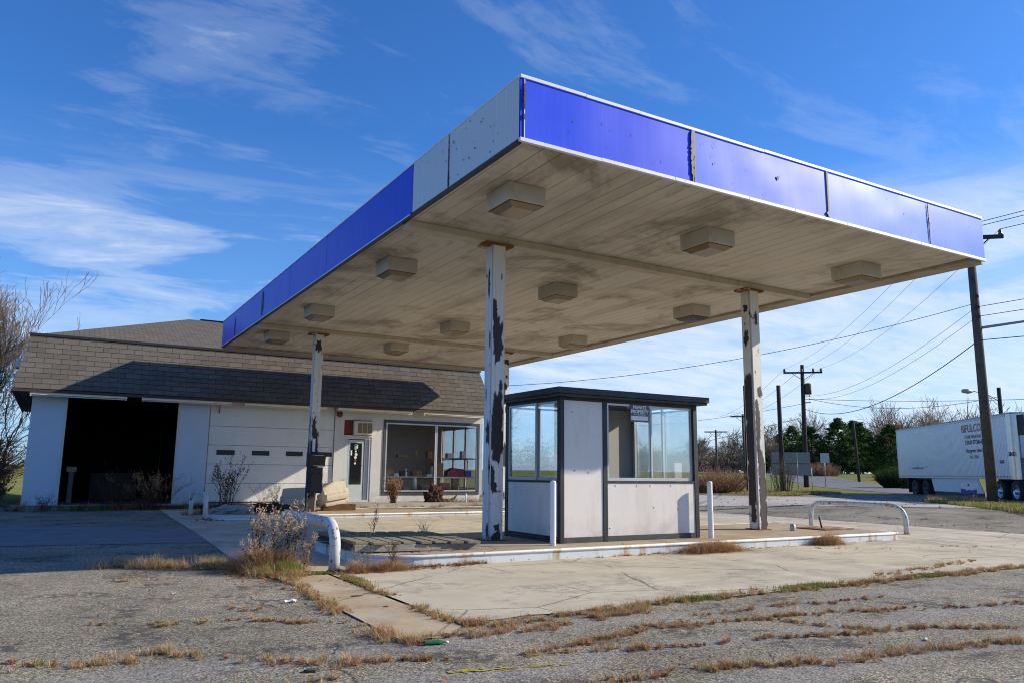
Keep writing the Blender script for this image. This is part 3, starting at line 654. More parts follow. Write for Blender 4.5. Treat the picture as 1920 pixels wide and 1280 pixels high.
guard('white pipe guard at the right end of the front island',12.62,3.05,5.75,.68,.06,2)
guard('flaking white pipe guard at the left end of the rear island, in shade',-1.25,14.4,16.9,.72,.062,3)
for x,y,lab in ((2.34,2.7,'white pipe bollard at the near left corner of the booth'),(6.01,2.76,'white pipe bollard to the right of the booth')):
    t_=thing('bollard',lab,'bollard',(x,y,.185),group='bollards flanking the booth')
    b=MB(); b.lathe([(.052,.0),(.052,1.06)],16,M=Matrix.Translation((x,y,.16))); b.build('post',M['post'],t_)
    b=MB(); b.lathe([(.054,1.06),(.054,1.072),(.035,1.09),(0,1.093)],16,M=Matrix.Translation((x,y,.16))); b.build('cap',M['post'],t_)

# ------------------------------------------------------------------ booth
bo=thing('attendant_booth','small white attendant booth with black steel frame and sliding windows on the island','booth',(4.25,3.9,.14))
X0,X1,Y0,Y1=2.66,5.89,2.95,4.85; ZF=.185; ZT=2.72; zs=1.25; zw=2.66
def post(x0,y0,x1,y1,mat=None): bx('corner_post',(x0,y0,ZF,x1,y1,ZT),mat or M['black'],bo,.006)
post(X0-.012,Y0-.012,X0+.075,Y0+.09); post(X1-.09,Y0-.012,X1+.012,Y0+.075); post(X0-.012,Y1-.09,X0+.075,Y1+.012); post(X1-.075,Y1-.075,X1+.012,Y1+.012)
bx('corner_post',(3.585,Y0-.012,ZF,3.685,Y0+.06,ZT),M['black'],bo,.006)
bx('base_rail',(X0+.077,Y0-.006,ZF,3.583,Y0+.04,ZF+.09),M['grey_steel'],bo); bx('base_rail',(3.687,Y0-.006,ZF,X1-.092,Y0+.04,ZF+.09),M['grey_steel'],bo)
bx('base_rail',(X0-.006,Y0+.092,ZF,X0+.04,Y1-.092,ZF+.1),M['black'],bo); bx('base_rail',(X1-.04,Y0+.077,ZF,X1+.006,Y1-.077,ZF+.09),M['black'],bo); bx('base_rail',(X0+.077,Y1-.04,ZF,X1-.077,Y1+.006,ZF+.09),M['black'],bo)
tag(bx('wall_panel',(X0+.077,Y0+.004,ZF+.092,3.583,Y0+.035,ZT),M['boothwhite'],bo),'tall narrow white panel beside the front window')
bx('wall_panel',(3.687,Y0+.004,ZF+.092,X1-.092,Y0+.035,zs-.045),M['boothwhite'],bo); bx('wall_panel',(X0+.004,Y0+.092,ZF+.102,X0+.035,Y1-.092,zs-.045),M['boothwhite'],bo)
bx('wall_panel',(X1-.035,Y0+.077,ZF+.092,X1-.004,Y1-.077,zs-.045),M['boothwhite'],bo); bx('wall_panel',(4.1,Y1-.035,ZF+.092,X1-.077,Y1-.004,ZT),M['innerwhite'],bo)
bx('wall_panel',(X0+.077,Y1-.035,ZF+.092,4.098,Y1-.004,zs-.045),M['boothwhite'],bo)
bx('sill_rail',(3.687,Y0-.008,zs-.043,X1-.092,Y0+.05,zs-.002),M['black'],bo); bx('sill_rail',(X0-.008,Y0+.092,zs-.043,X0+.05,Y1-.092,zs-.002),M['black'],bo); bx('sill_rail',(X1-.05,Y0+.077,zs-.043,X1+.008,Y1-.077,zs-.002),M['black'],bo)
bx('head_rail',(X0+.077,Y0-.005,zw+.002,X1-.092,Y0+.05,ZT+.0),M['black'],bo); bx('head_rail',(X0-.005,Y0+.092,zw+.002,X0+.05,Y1-.092,ZT),M['black'],bo)
bx('floor',(X0+.05,Y0+.05,ZF+.001,X1-.05,Y1-.05,ZF+.04),M['grey_steel'],bo); bx('counter',(3.0,Y0+.06,1.12,X1-.1,Y0+.4,1.15),M['cream'],bo)
b=MB(); rr=random.Random(2)
for x,z in [(3.76+i*.5+rr.uniform(-.1,.1),1.15) for i in range(5)]+[(4.75,.75),(5.35,.72),(2.9,2.45),(2.95,1.42),(3.25,1.38),(3.72,.4)]: b.box(x,Y0-.001,z,x+.018,Y0+.0038,z+.018)
b.build('screw_heads',M['dark'],bo)
# roof: shallow black slab with a lip
b=MB(); b.box(X0-.14,Y0-.16,ZT+.002,X1+.16,Y1+.15,ZT+.045); b.box(X0-.17,Y0-.19,ZT+.047,X1+.19,Y1+.18,ZT+.155)
ro=b.build('roof',M['black'],bo,bevel=.008)
b=MB(); b.box(2.95,3.3,ZT+.156,3.3,3.5,ZT+.195); b.build('roof_scrap',M['dark'],ro)
def sash(x0,x1,z0,z1,y,axis,fr=.035,handle=False,dep=.03,mat='glass'):
    """one sliding sash: aluminium frame with a pane"""
    def bb(a0,a1,c0,c1,d0,d1): return (a0,d0,c0,a1,d1,c1) if axis=='x' else (d0,a0,c0,d1,a1,c1)
    f=MB(); 
    for q in ((x0,x1,z0,z0+fr*1.6),(x0,x1,z1-fr,z1),(x0,x0+fr,z0+fr*1.6,z1-fr),(x1-fr,x1,z0+fr*1.6,z1-fr)): f.box(*bb(*q,y,y+dep))
    o=f.build('window',M['alu'],bo)
    g=MB(); g.box(*bb(x0+fr,x1-fr,z0+fr*1.6,z1-fr,y+dep*.4,y+dep*.6)); g.build('pane',M[mat],o)
    return o
xm=4.74
sash(3.69,xm+.02,zs,zw,Y0+.002,'x'); sash(xm-.02,X1-.094,zs,zw,Y0+.036,'x')
ym_=3.78
sash(Y0+.094,ym_+.03,zs,zw,X0+.03,'y'); sash(ym_-.03,Y1-.094,zs,zw,X0-.002,'y')
sash(Y0+.08,3.85,zs,zw,X1-.034,'y'); sash(3.82,Y1-.08,zs,zw,X1-.068,'y')
sash(X0+.08,3.4,zs,ZT-.06,Y1-.034,'x'); sash(3.37,4.09,zs,ZT-.06,Y1-.068,'x')
bx('mullion',(4.05,Y1-.1,ZF+.1,4.1,Y1-.04,ZT-.002),M['alu'],bo)
bx('inner_post',(X1-.13,Y1-.16,ZF+.1,X1-.08,Y1-.09,ZT-.002),M['alu'],bo); bx('inner_post',(X1-.1,3.82,zs,X1-.07,3.87,ZT-.01),M['trim'],bo)
# paper notice inside and the printed sign on the glass
pn=tag(bx('paper_notice',(5.5,3.2,1.16,5.72,3.202,1.6),M['white'],None),'white paper notice standing on the booth counter behind the right window pane','paper')
sg=thing('private_property_sign','grey sign reading private property taped on the booth front window','sign',(4.45,Y0-.004,2.6))
bx('sign_plate',(4.23,Y0-.006,2.34,4.68,Y0-.0015,2.665),M['signgrey'],sg); b=MB(); b.box(4.25,Y0-.0085,2.37,4.655,Y0-.0063,2.45); b.build('blank_strip',M['whitel'],sg)
mt=lambda x,y,z: Matrix.Translation((x,y,z))@Matrix.Rotation(R(90),4,'X')
def lab(parent,body,size,x,y,z,mat,**k):
    off=Vector((0,0,0)); q=parent
    while q is not None: off+=q.location; q=q.parent
    return text(body,size,mt(x-off.x,y-off.y,z-off.z),mat,parent,**k)
lab(sg,'PRIVATE',.088,4.455,Y0-.0075,2.585,M['whitel'],align='CENTER',ext=.001,bold=.003); lab(sg,'PROPERTY',.088,4.455,Y0-.0075,2.505,M['whitel'],align='CENTER',ext=.001,bold=.003); lab(sg,'NO TRESPASSING',.036,4.455,Y0-.0075,2.465,M['whitel'],align='CENTER',ext=.001)

# ------------------------------------------------------------------ service station building
bd=thing('service_station','abandoned station with two garage bays, shop window and shingled mansard roof','building',(2.6,27,.2))
XL,XR,YW,YB=-5.72,11.45,22.1,33.5; ZFL=.2; ZE=3.98
w_=M['wall']; wb=M['wallb']
tag(drape('shop_walk',[[(-6,21.3),(4.7,21.3),(4.7,20.1),(11.8,20.1),(11.8,22.4),(-6,22.4)]],.15,M['walk'],flat=True),kind='structure')
b=MB(); b.box(4.66,20.06,0,11.84,20.1,.149); b.box(4.66,20.1,0,4.7,21.3,.149); b.box(-6.04,21.26,0,4.66,21.3,.149); tag(b.build('shop_walk_kerb',M['walk']),kind='structure')
def wallpiece(x0,x1,z0,z1,mat=w_,y0=YW,y1=YW+.2,**k): return bx('wall',(x0,y0,z0,x1,y1,z1),mat,bd,**k)
wallpiece(XL,-4.7,.1,ZE,wb); wallpiece(-1.13,-.06,.1,ZE,wb); wallpiece(4.72,5.1,.1,ZE); wallpiece(6.28,6.78,.1,ZE); wallpiece(6.782,11.3,.1,.42); wallpiece(6.782,11.45,3.5,ZE); wallpiece(5.102,6.278,3.42,ZE)
wallpiece(-4.698,-1.132,3.9,ZE,wb); wallpiece(-.058,4.718,3.93,ZE)
bx('wall',(XL,YW+.202,.1,XL+.2,YB,ZE),wb,bd); bx('wall',(XL+.2,YB-.2,.1,XR,YB,ZE),w_,bd); bx('wall',(XR-.15,YW+.202,.1,XR,YW+3.9,.62),w_,bd); bx('wall',(XR-.15,YW+3.902,.1,XR,YB-.202,ZE),w_,bd); bx('wall',(XR-.15,YW+.202,3.4,XR,YW+3.9,ZE),w_,bd)
# inside
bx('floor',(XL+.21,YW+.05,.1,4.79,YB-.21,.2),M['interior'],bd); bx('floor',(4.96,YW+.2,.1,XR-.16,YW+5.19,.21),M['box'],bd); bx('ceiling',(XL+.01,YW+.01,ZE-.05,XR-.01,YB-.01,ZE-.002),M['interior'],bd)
bx('shade_lining',(XL+.21,YB-.26,.21,-.42,YB-.205,ZE-.06),M['interior'],bd); bx('shade_lining',(XL+.205,YW+.21,.21,XL+.24,YB-.27,ZE-.06),M['interior'],bd)  # added near-black sheets over the walls, standing in for the bay's deep shade
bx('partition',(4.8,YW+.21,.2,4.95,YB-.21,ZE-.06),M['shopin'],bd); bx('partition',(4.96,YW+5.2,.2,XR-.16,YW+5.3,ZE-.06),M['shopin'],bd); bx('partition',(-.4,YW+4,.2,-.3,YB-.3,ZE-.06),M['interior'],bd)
# garage: open bay frame, closed sectional door
for x in (-4.72,-1.16): bx('bay_jamb',(x,YW-.03,.15,x+.05,YW-.002,3.9),M['cream'],bd)
gd=bd
b=MB(); zz=[.16,.88,1.58,2.28,2.98,3.93]
for i in range(5): b.box(-.03,YW+.07,zz[i]+.006,4.7,YW+.11,zz[i+1]-.006); 
gdo=b.build('garage_door',M['gdoor'],bd,bevel=.006); bx('seam_backing',(-.03,YW+.115,.17,4.7,YW+.13,3.92),M['dark'],gdo)
for x in (.27,1.55,2.83,4.0):
    f=MB(); x1=x+.66
    for q in ((x-.03,1.89,x1+.03,1.92),(x-.03,2.1,x1+.03,2.13),(x-.03,1.92,x,2.1),(x1,1.92,x1+.03,2.1)): f.box(q[0],YW+.055,q[1],q[2],YW+.0695,q[3])
    o=f.build('door_light',M['gdoor'],gdo); bx('pane',(x,YW+.06,1.92,x1,YW+.068,2.1),M['dark'],o)
bx('bracket',(.24,YW-.02,3.45,.29,YW-.003,3.8),M['rust'],bd)
# mansard: slanted shingle faces with uv in metres
ma=MB(); ym0,ym1,zm0,zm1=21.55,22.42,3.95,5.86; xe0,xe1=-6.32,11.75; xt0,xt1=-5.95,11.4
ht=math.hypot(ym1-ym0,zm1-zm0)
n=30
for k in range(n):
    a,c=k/n,(k+1)/n; xa,xc=xe0+(xe1-xe0)*a,xe0+(xe1-xe0)*c; ta,tc_=xt0+(xt1-xt0)*a,xt0+(xt1-xt0)*c
    dz=lambda q:.012*math.sin(q*9.1)
    ma.face([(xa,ym0,zm0+dz(a)),(xc,ym0,zm0+dz(c)),(tc_,ym1,zm1),(ta,ym1,zm1)],0,[(xa,0),(xc,0),(tc_,ht),(ta,ht)])
ma.face([(xe0,34.2,zm0),(xe0,ym0,zm0),(xt0,ym1,zm1),(xt0,33.4,zm1)],0,[(0,0),(12.65,0),(11.8,ht),(.8,ht)])
ma.face([(xe1,ym0,zm0),(xe1,34.2,zm0),(xt1,33.4,zm1),(xt1,ym1,zm1)],0,[(0,0),(12.65,0),(11.8,ht),(.8,ht)])
ma.face([(xe1,34.2,zm0),(xe0,34.2,zm0),(xt0,33.4,zm1),(xt1,33.4,zm1)],0,[(0,0),(18,0),(17.6,ht),(.4,ht)])
mo=ma.build('mansard_roof',M['shingle'],bd)
# under side of the eave, fascia board and black cap flashing
b=MB(); b.face([(xe0+.02,ym0+.02,zm0-.01),(xe0+.02,YW-.005,zm0-.01),(xe1-.02,YW-.005,zm0-.01),(xe1-.02,ym0+.02,zm0-.01)])
b.face([(xe0+.02,YW,zm0-.012),(xe0+.02,34.1,zm0-.012),(XL-.005,34.1,zm0-.012),(XL-.005,YW,zm0-.012)]); b.build('eave_boards',M['soffitdark'],bd)
b=MB(); b.box(xe0+.01,ym0+.012,zm0-.1,xe1-.01,ym0+.035,zm0-.012); b.box(xe0+.012,ym0+.036,zm0-.1,xe0+.035,34.1,zm0-.012); b.build('eave_fascia',M['soffitdark'],bd)
b=MB(); b.box(xt0-.05,ym1-.06,zm1-.03,xt1+.05,ym1+.1,zm1+.05); b.box(xt0-.05,ym1+.1,zm1-.03,xt0+.1,33.5,zm1+.05); b.build('roof_flashing',M['dark'],bd)
rf=MB(); A=(xt0+.1,ym1+.1,zm1+.02); B_=(xt1-.1,ym1+.1,zm1+.02); Cc=(xt1-.1,33.3,zm1+.02); Dd=(xt0+.1,33.3,zm1+.02); E1=(-.25,28,7.92); E2=(6.4,28,7.92)
s1=math.hypot(28-ym1,2.06)
rf.face([A,B_,E2,E1],0,[(0,0),(17.2,0),(12.2,s1),(5.6,s1)]); rf.face([Cc,Dd,E1,E2],0,[(0,0),(17.2,0),(11.6,s1),(5,s1)]); rf.face([Dd,A,E1],0,[(0,0),(10.8,0),(5.4,6)]); rf.face([B_,Cc,E2],0,[(0,0),(10.8,0),(5.4,6)])
rfo=rf.build('roof',M['roofshingle'],bd)
b=MB(); b.tube([(.2,28,7.93),(6.3,28,7.93)],.05,6); b.box(1.2,27.8,7.95,2.6,28.2,8.02); b.build('ridge_cap',M['roofshingle'],rfo)
# louvre hood on the left side (white vent sticking out)
bx('side_vent',(-6.45,25.5,5.05,-6.1,26.2,5.3),M['white'],bd)
# shop window: frames, panes, side window of the shop corner
def rectframe(b,x0,x1,z0,z1,y0,y1,f):
    for q in ((x0,x1,z0,z0+f),(x0,x1,z1-f,z1),(x0,x0+f,z0+f,z1-f),(x1-f,x1,z0+f,z1-f)): b.box(q[0],y0,q[2],q[1],y1,q[3])
b=MB(); rectframe(b,6.785,11.29,.425,3.495,YW-.03,YW+.1,.09); b.build('window_surround',M['grey_steel'],bd)
for x0,x1 in ((6.9,9.19),(9.2,11.2)):
    b=MB(); rectframe(b,x0,x1,.55,3.38,YW+.0,YW+.06,.055); o=b.build('window',M['alu'],bd)
    bx('pane',(x0+.055,YW+.02,.605,x1-.055,YW+.03,3.325),M['shopglass'],o)
b=MB(); 
for x in (7.2,8.3,9.4,10.5): b.box(x,YW-.035,.44,x+.5,YW-.031,.52)
bx('corner_post',(11.292,YW-.01,.42,11.44,YW+.16,3.498),M['alu'],bd)
for k in range(3):
    y0=YW+.22+k*1.22
    b=MB(); f=.07
    for q in ((y0,y0+1.2,.63,.63+f),(y0,y0+1.2,3.4-f,3.398),(y0,y0+f,.63+f,3.4-f),(y0+1.2-f,y0+1.2,.63+f,3.4-f)): b.box(XR-.13,q[0],q[2],XR-.05,q[1],q[3])
    b.box(XR-.12,y0+f,1.93,XR-.06,y0+1.2-f,1.98)
    o=b.build('window',M['alu'],bd); bx('pane',(XR-.1,y0+f,.7,XR-.09,y0+1.2-f,3.33),M['glass'],o)
# shop door set in a shallow recess
dr=bx('door',(5.35,YW+.1,.2,6.0,YW+.14,2.62),M['door'],bd)
b=MB(); rectframe(b,5.105,6.275,.15,2.74,YW+.02,YW+.16,.0801); b.box(6.03,YW+.08,.23,6.19,YW+.15,2.66); b.box(5.19,YW+.08,.23,5.33,YW+.15,2.66); b.build('door_frame',M['door'],bd)
bx('pane',(5.43,YW+.085,.85,5.92,YW+.097,2.5),M['shopglass'],dr); bx('pane_shade',(5.43,YW+.0985,.85,5.92,YW+.0995,2.5),M['dark'],dr)
b=MB(); b.tube([(5.98,YW+.06,1.25),(5.98,YW+.02,1.25)],.03,8); b.tube([(5.98,YW+.08,1.62),(5.98,YW+.05,1.62)],.025,8); b.build('handle',M['chrome'],dr)
# stickers on the door
rr=random.Random(4)
for k in range(7):
    z=2.4-.12*k; s=.05+rr.uniform(-.01,.015)
    b=MB(); c0=5.66+rr.uniform(-.02,.02); b.prism([(c0+s*math.cos(a*.785),z+s*math.sin(a*.785)) for a in range(8)],0,.003,M=Matrix.Translation((0,YW+.083,0))@Matrix.Rotation(R(90),4,'X'))
    b.build('sticker',M['white'] if k!=5 else M['redp'],dr)
b=MB(); b.box(5.6,YW+.08,2.28,5.74,YW+.084,2.43); b.box(5.44,YW+.08,2.0,5.5,YW+.084,2.2); b.build('sticker',M['white'],dr)
# air conditioner over the door, red panel beside it
ac=thing('air_conditioner','old window air conditioner with brown grille set above the shop door','air conditioner',(5.85,YW,2.8))
b=MB(); b.box(5.47,YW-.16,2.82,6.25,YW+.2,3.38); b.build('housing',M['cream'],ac,bevel=.015)
b=MB()
for x in (5.62,5.83,6.04): b.box(x,YW-.172,2.9,x+.18,YW-.1605,3.3)
b.build('grille',M['acwood'],ac)
tag(bx('red_board',(5.11,YW+.02,2.76,5.46,YW+.1,3.4),M['acred'],None),'dark red board filling the gap left of the air conditioner','board')
bx('lintel',(5.106,YW-.03,2.742,6.28,YW+.019,2.80),M['cream'],bd)
# tube lamps under the eave
for i,(x0,x1,l_) in enumerate(((-5.8,-2.9,'long tube light under the eave above the left white wall'),(-2.43,.59,'long tube light under the eave between the two garage bays'),(1.06,4.19,'long tube light under the eave over the closed garage door'),(4.66,7.84,'long tube light under the eave above the shop door'),(8.35,11.3,'long tube light under the eave above the shop window'))):
    tl=thing('tube_light',l_,'tube light',((x0+x1)/2,21.75,3.93),group='tube lights along the eave')
    b=MB(); b.box(x0,21.6,3.77,x1,21.78,3.846); b.build('housing',M['tubeh'],tl,bevel=.008)
    b=MB(); b.tube([(x0+.06,21.64,3.74),(x1-.06,21.64,3.74)],.02,8); b.box(x0+.01,21.61,3.71,x0+.05,21.69,3.769); b.box(x1-.05,21.61,3.71,x1-.01,21.69,3.769); b.build('tube',M['cream'],tl)
fl=thing('flood_lamp','small rusty round lamp on the wall between garage door and shop door','lamp',(4.85,YW-.05,3.6))
b=MB(); b.lathe([(0,0),(.1,.02),(.13,.1),(.1,.14),(0,.15)],12,M=Matrix.Translation((4.85,YW-.03,3.62))@Matrix.Rotation(R(90),4,'X')); b.build('lamp_head',M['brownwood'],fl); b=MB(); b.box(4.8,YW-.03,3.7,4.9,YW-.002,3.85); b.build('bracket',M['rust'],fl)
# shop contents seen through the glass
sh=thing('display_shelf','two level display shelf behind the shop window','shelf',(9,YW+.5,.2))
bx('shelf_board',(6.95,YW+.25,1.13,11.2,YW+.75,1.17),M['white'],sh); bx('shelf_board',(6.95,YW+.35,1.95,11.2,YW+.6,1.98),M['acwood'],sh)
for x in (6.95,9.1,11.1): bx('upright',(x,YW+.76,.2,x+.05,YW+.8,2.0),M['acwood'],sh)
def item(name,label,cat,b,mat,group=None): o=b.build(name,mat); tag(o,label,cat,group); return o
b=MB(); b.box(8.3,YW+.35,1.172,8.72,YW+.65,1.42); item('carton','small orange brown carton on the lower display shelf in the shop window','box',b,M['box'])
b=MB(); b.box(9.28,YW+.4,1.172,9.75,YW+.7,1.75); item('carton','tall brown carton standing right of the middle window bar','box',b,M['box'])
b=MB(); b.box(10.3,YW+.5,.2,10.6,YW+.75,1.1); item('carton','orange box on the shop floor below the shelf','box',b,M['box'])
b=MB(); b.prism([(9.9,1.172),(10.75,1.172),(10.7,1.5),(10.2,1.55),(9.95,1.4)],YW+.3,YW+.7,M=Matrix(((1,0,0,0),(0,0,1,0),(0,1,0,0),(0,0,0,1)))); item('red_bag','dark red bag lying on the shelf behind the right shop pane','bag',b,M['redp'])
b=MB(); b.box(10.8,YW+.3,1.172,11.1,YW+.6,1.45); item('blue_crate','blue crate at the right end of the shop shelf','crate',b,M['bluep'])
for x,h in ((8.03,.26),):
    b=MB(); b.lathe([(.055,0),(.06,.02),(.06,h*.6),(.025,h*.75),(.02,h)],10,M=Matrix.Translation((x,YW+.45,1.172))); b.box(x-.05,YW+.43,1.172+h,x+.03,YW+.47,1.172+h+.07); item('spray_bottle','white spray bottle on the lower display shelf','bottle',b,M['white'])
b=MB(); b.lathe([(0,0),(.1,0),(.1,.42),(.07,.48),(0,.5)],12,M=Matrix.Translation((8.32,YW+.2,.62))); item('canister','white canister standing low behind the left shop pane','canister',b,M['white'])
b=MB(); b.tube([(7.2,YW+.2,.68),(7.7,YW+.3,.8)],[.09,.09],10); item('paper_roll','pale blue paper roll lying low behind the left shop pane','roll',b,M['tarp'])
b=MB()
for i in range(9): b.prism([(7.05+.04*i,1.172),(7.2+.03*i,1.172),(7.12+.05*i+rr.uniform(-.1,.1),1.45+rr.uniform(0,.15))],YW+.4+i*.01,YW+.405+i*.01,M=Matrix(((1,0,0,0),(0,0,1,0),(0,1,0,0),(0,0,0,1))))
item('basket','straw basket at the left end of the display shelf','basket',b,M['tan'])
b=MB(); b.prism([(8.47+.1*(1 if i%2==0 else .45)*math.sin(i*.628),2.2+.1*(1 if i%2==0 else .45)*math.cos(i*.628)) for i in range(10)],0,.02,M=Matrix(((1,0,0,0),(0,0,1,YW+.4),(0,1,0,0),(0,0,0,1)))); b.tube([(8.47,YW+.41,1.981),(8.47,YW+.41,2.12)],.02,5); item('star_ornament','small star ornament on the upper display shelf','ornament',b,M['box'])
b=MB(); b.lathe([(0,0),(.09,0),(.09,.45),(0,.45)],12,M=Matrix.Translation((9.18,YW+.45,1.172))); item('canister','grey canister on the shelf by the middle window bar','canister',b,M['tarp'])
rr=random.Random(12)
for k,(x,zb2,w2,h2,mt2,l_) in enumerate(((7.45,1.172,.2,.12,'white','small white tub on the lower display shelf, left end'),(7.75,1.172,.16,.22,'dark','small dark jar left of the spray bottle'),(8.95,1.172,.22,.1,'white','flat white tray left of the middle window bar'),(7.6,1.982,.4,.1,'acwood','flat brown parcel on the upper display shelf, left end'),(8.95,1.982,.22,.25,'box','small carton on the upper display shelf by the window bar'),(9.9,1.982,.3,.2,'cream','cream box on the upper shelf behind the right pane'),(10.6,1.982,.2,.3,'white','white carton on the upper shelf, right end'),(7.9,.21,.5,.5,'cream','cream crate on the shop floor, left pane'),(8.7,.21,.6,.62,'acwood','brown crate on the shop floor, middle'),(9.6,.21,.45,.7,'redp','dark red case on the shop floor behind the right pane'))):
    b=MB(); b.box(x,YW+.3,zb2,x+w2,YW+.55,zb2+h2); item('carton' if mt2 in('box','acwood') else 'container',l_,'box',b,M[mt2])
# inside the open bay: a post with a white cap
pb=thing('steel_post','steel post with a pale box on top just inside the open bay','post',(-4.35,YW+.5,.2)); bx('post',(-4.42,YW+.4,.2,-4.27,YW+.55,1.25),M['grey_steel'],pb); bx('top_box',(-4.5,YW+.35,1.251,-4.2,YW+.6,1.42),M['acwood'],pb)
b=MB(); b.box(-3.6,YW+4,.2,-2.0,YW+5,1.2); item('workbench','dark workbench deep in the open garage bay','bench',b,M['soffitdark'])

# ------------------------------------------------------------------ things left about
mb_=thing('meter_box','black metal pump control box fixed to the rear left column','control box',(1.97,15.4,.7))
b=MB(); b.prism([(15.1,1.5),(15.46,1.5),(15.46,1.9),(15.02,1.86)],1.74,2.22,M=Matrix(((0,0,1,0),(1,0,0,0),(0,1,0,0),(0,0,0,1)))); b.build('hood',M['dark'],mb_,bevel=.01)
b=MB(); b.box(1.78,15.12,.7,2.17,15.46,1.48); b.box(1.8,15.08,.78,2.14,15.12,1.3); b.build('case',M['dark'],mb_,bevel=.012)
b=MB(); b.box(1.83,15.015,1.515,2.15,15.03,1.53); b.box(1.83,15.012,1.83,2.15,15.03,1.845); b.build('bright_edge',M['alu'],mb_)
bx('white_tag',(1.9,15.44,1.95,1.99,15.455,2.35),M['white'],mb_)

def cushion(b,x0,y0,z0,x1,y1,z1,M4,puff=.06,m=0):
    n=7; vs=[];fs=[]
    for f_,(ax,s) in enumerate(((0,-1),(0,1),(1,-1),(1,1),(2,-1),(2,1))):
        base=len(vs)
        for i in range(n):
            for j in range(n):
                u,v=-1+2*i/(n-1),-1+2*j/(n-1); p=[0,0,0]; p[ax]=s; p[(ax+1)%3]=u; p[(ax+2)%3]=v
                q=Vector(p); r=q.length; k=.80+.2/ (max(abs(c) for c in p)*r)*1.0
                q=q*(1-.13*(r-1)); 
                q=Vector((q.x*(1+puff),q.y*(1+puff),q.z*(1+puff)))
                P=Vector(((x0+x1)/2+q.x*(x1-x0)/2,(y0+y1)/2+q.y*(y1-y0)/2,(z0+z1)/2+q.z*(z1-z0)/2)); vs.append(M4@P)
        for i in range(n-1):
            for j in range(n-1):
                a=base+i*n+j; F=(a,a+n,a+n+1,a+1); fs.append(F if s>0 else F[::-1])
    b.mesh(vs,fs,m,True)
def seat(label,x,y,z,rz,tilt,flip=1):
    t_=thing('sofa_section',label,'sofa piece',(x,y,z),0,'broken beige sofa dumped on the rear island')
    Mx=Matrix.Translation((x,y,z))@Matrix.Rotation(rz,4,'Z')@Matrix.Rotation(tilt,4,'Y')@Matrix.Diagonal((.86,.86,.78,1))
    b=MB(); cushion(b,-.5,-.42,.02,.5,.4,.26,Mx,.0); b.build('base',M['sofa'],t_)
    b=MB(); cushion(b,-.48,-.5,.24,.48,.2,.5,Mx,.06); b.build('seat_cushion',M['sofa'],t_)
    Mb=Mx@Matrix.Translation((0,-.22,.44))@Matrix.Rotation(R(-16),4,'X')
    b=MB(); cushion(b,-.47,-.14,.0,.47,.16,.46,Mb,.1); b.build('backrest',M['sofa'],t_)
    b=MB(); cushion(b,flip*.5-.08,-.3,.02,flip*.5+.08,.4,.62,Mx,.02); b.build('armrest',M['sofa'],t_)
seat('beige sofa section left of the rear column, lying half sunk in weeds',1.78,16.35,.12,R(-16),R(-3),-1)
seat('beige sofa section right of the rear column, propped up at a tilt on timber',2.88,16.3,.3,R(14),R(-8),1)
b=MB(); b.box(2.5,15.95,.141,3.55,16.25,.33,M=None); item('timber_block','brown timber block under the tilted sofa section','timber',b,M['brownwood'])
# old wooden platform at the island end
pt=thing('wooden_platform','weathered grey wooden slat platform lying at the left end of the front island','pallet',(0,3.9,.14))
TM=Matrix.Translation((-.02,3.8,.19))@Matrix.Rotation(R(-1.5),4,'Z')@Matrix.Rotation(R(1.2),4,'Y')
for y0 in (-1.08,-.05,.95): b=MB(); b.box(-1.05,y0,0,1.0,y0+.09,.1,M=TM); b.build('beam',M['wood2'],pt,bevel=.006)
rr=random.Random(8); x=-1.02
for k in range(8):
    wd=rr.uniform(.17,.23); b=MB(); dy=rr.uniform(-.07,.05); b.box(x,-1.12+dy,.101+rr.uniform(0,.012),x+wd,1.04+dy*1.5,.135+rr.uniform(0,.012),M=TM@Matrix.Rotation(R(rr.uniform(-.8,.8)),4,'Z')); b.build('slat',M['wood'],pt,bevel=.005); x+=wd+rr.uniform(.035,.075)
# crumpled tarp, rubble, stump
def lump(name,label,cat,x,y,z,sx,sy,sz,mat,seed,rough=.5,n=14):
    b=MB(); vs=[];k=n
    for i in range(k+1):
        th=math.pi*.5*i/k
        for j in range(k*2):
            ph=math.pi*j/k; d=Vector((math.cos(ph)*math.sin(th),math.sin(ph)*math.sin(th),math.cos(th))); q=1+rough*mnoise.fractal(d*2.2+Vector((seed*5.3,seed,0)),1,2,4)
            vs.append((x+d.x*sx*q,y+d.y*sy*q,z+max(0,d.z*sz*q)))
    fs=[(i*2*k+j,(i+1)*2*k+j,(i+1)*2*k+(j+1)%(2*k),i*2*k+(j+1)%(2*k)) for i in range(k) for j in range(2*k)]
    b.mesh(vs,fs,0,rough<.4); o=b.build(name,mat); return tag(o,label,cat)
lump('tarp','crumpled grey tarp lying on the left end of the rear island','tarp',-.25,15.6,.14,.62,.5,.2,M['tarp'],1,.45)
lump('rubble_heap','dark mossy rubble heap beside the broken sofa','rubble',.85,15.9,.14,.62,.4,.24,M['stump'],2,.5)
st=thing('tree_stump','torn dark tree stump lying below the shop window','stump',(8.9,21.2,.15))
b=MB(); o_=lump('stump_body',None,None,8.75,21.2,.15,.42,.3,.62,M['stump'],5,.55); o_.parent=st; o_.location=-st.location
b=MB(); b.tube([(8.95,21.15,.22),(9.35,21.1,.2),(9.6,21.1,.28),(9.75,21.1,.45)],[.09,.07,.05,.015],7); b.tube([(8.6,21.1,.3),(8.3,21.0,.17)],[.08,.02],6); b.build('root',M['stump'],st)
b=MB(); b.box(9.9,20.6,.15,9.96,20.66,.5); item('stake','short white stake in the weeds right of the stump','stake',b,M['white'])
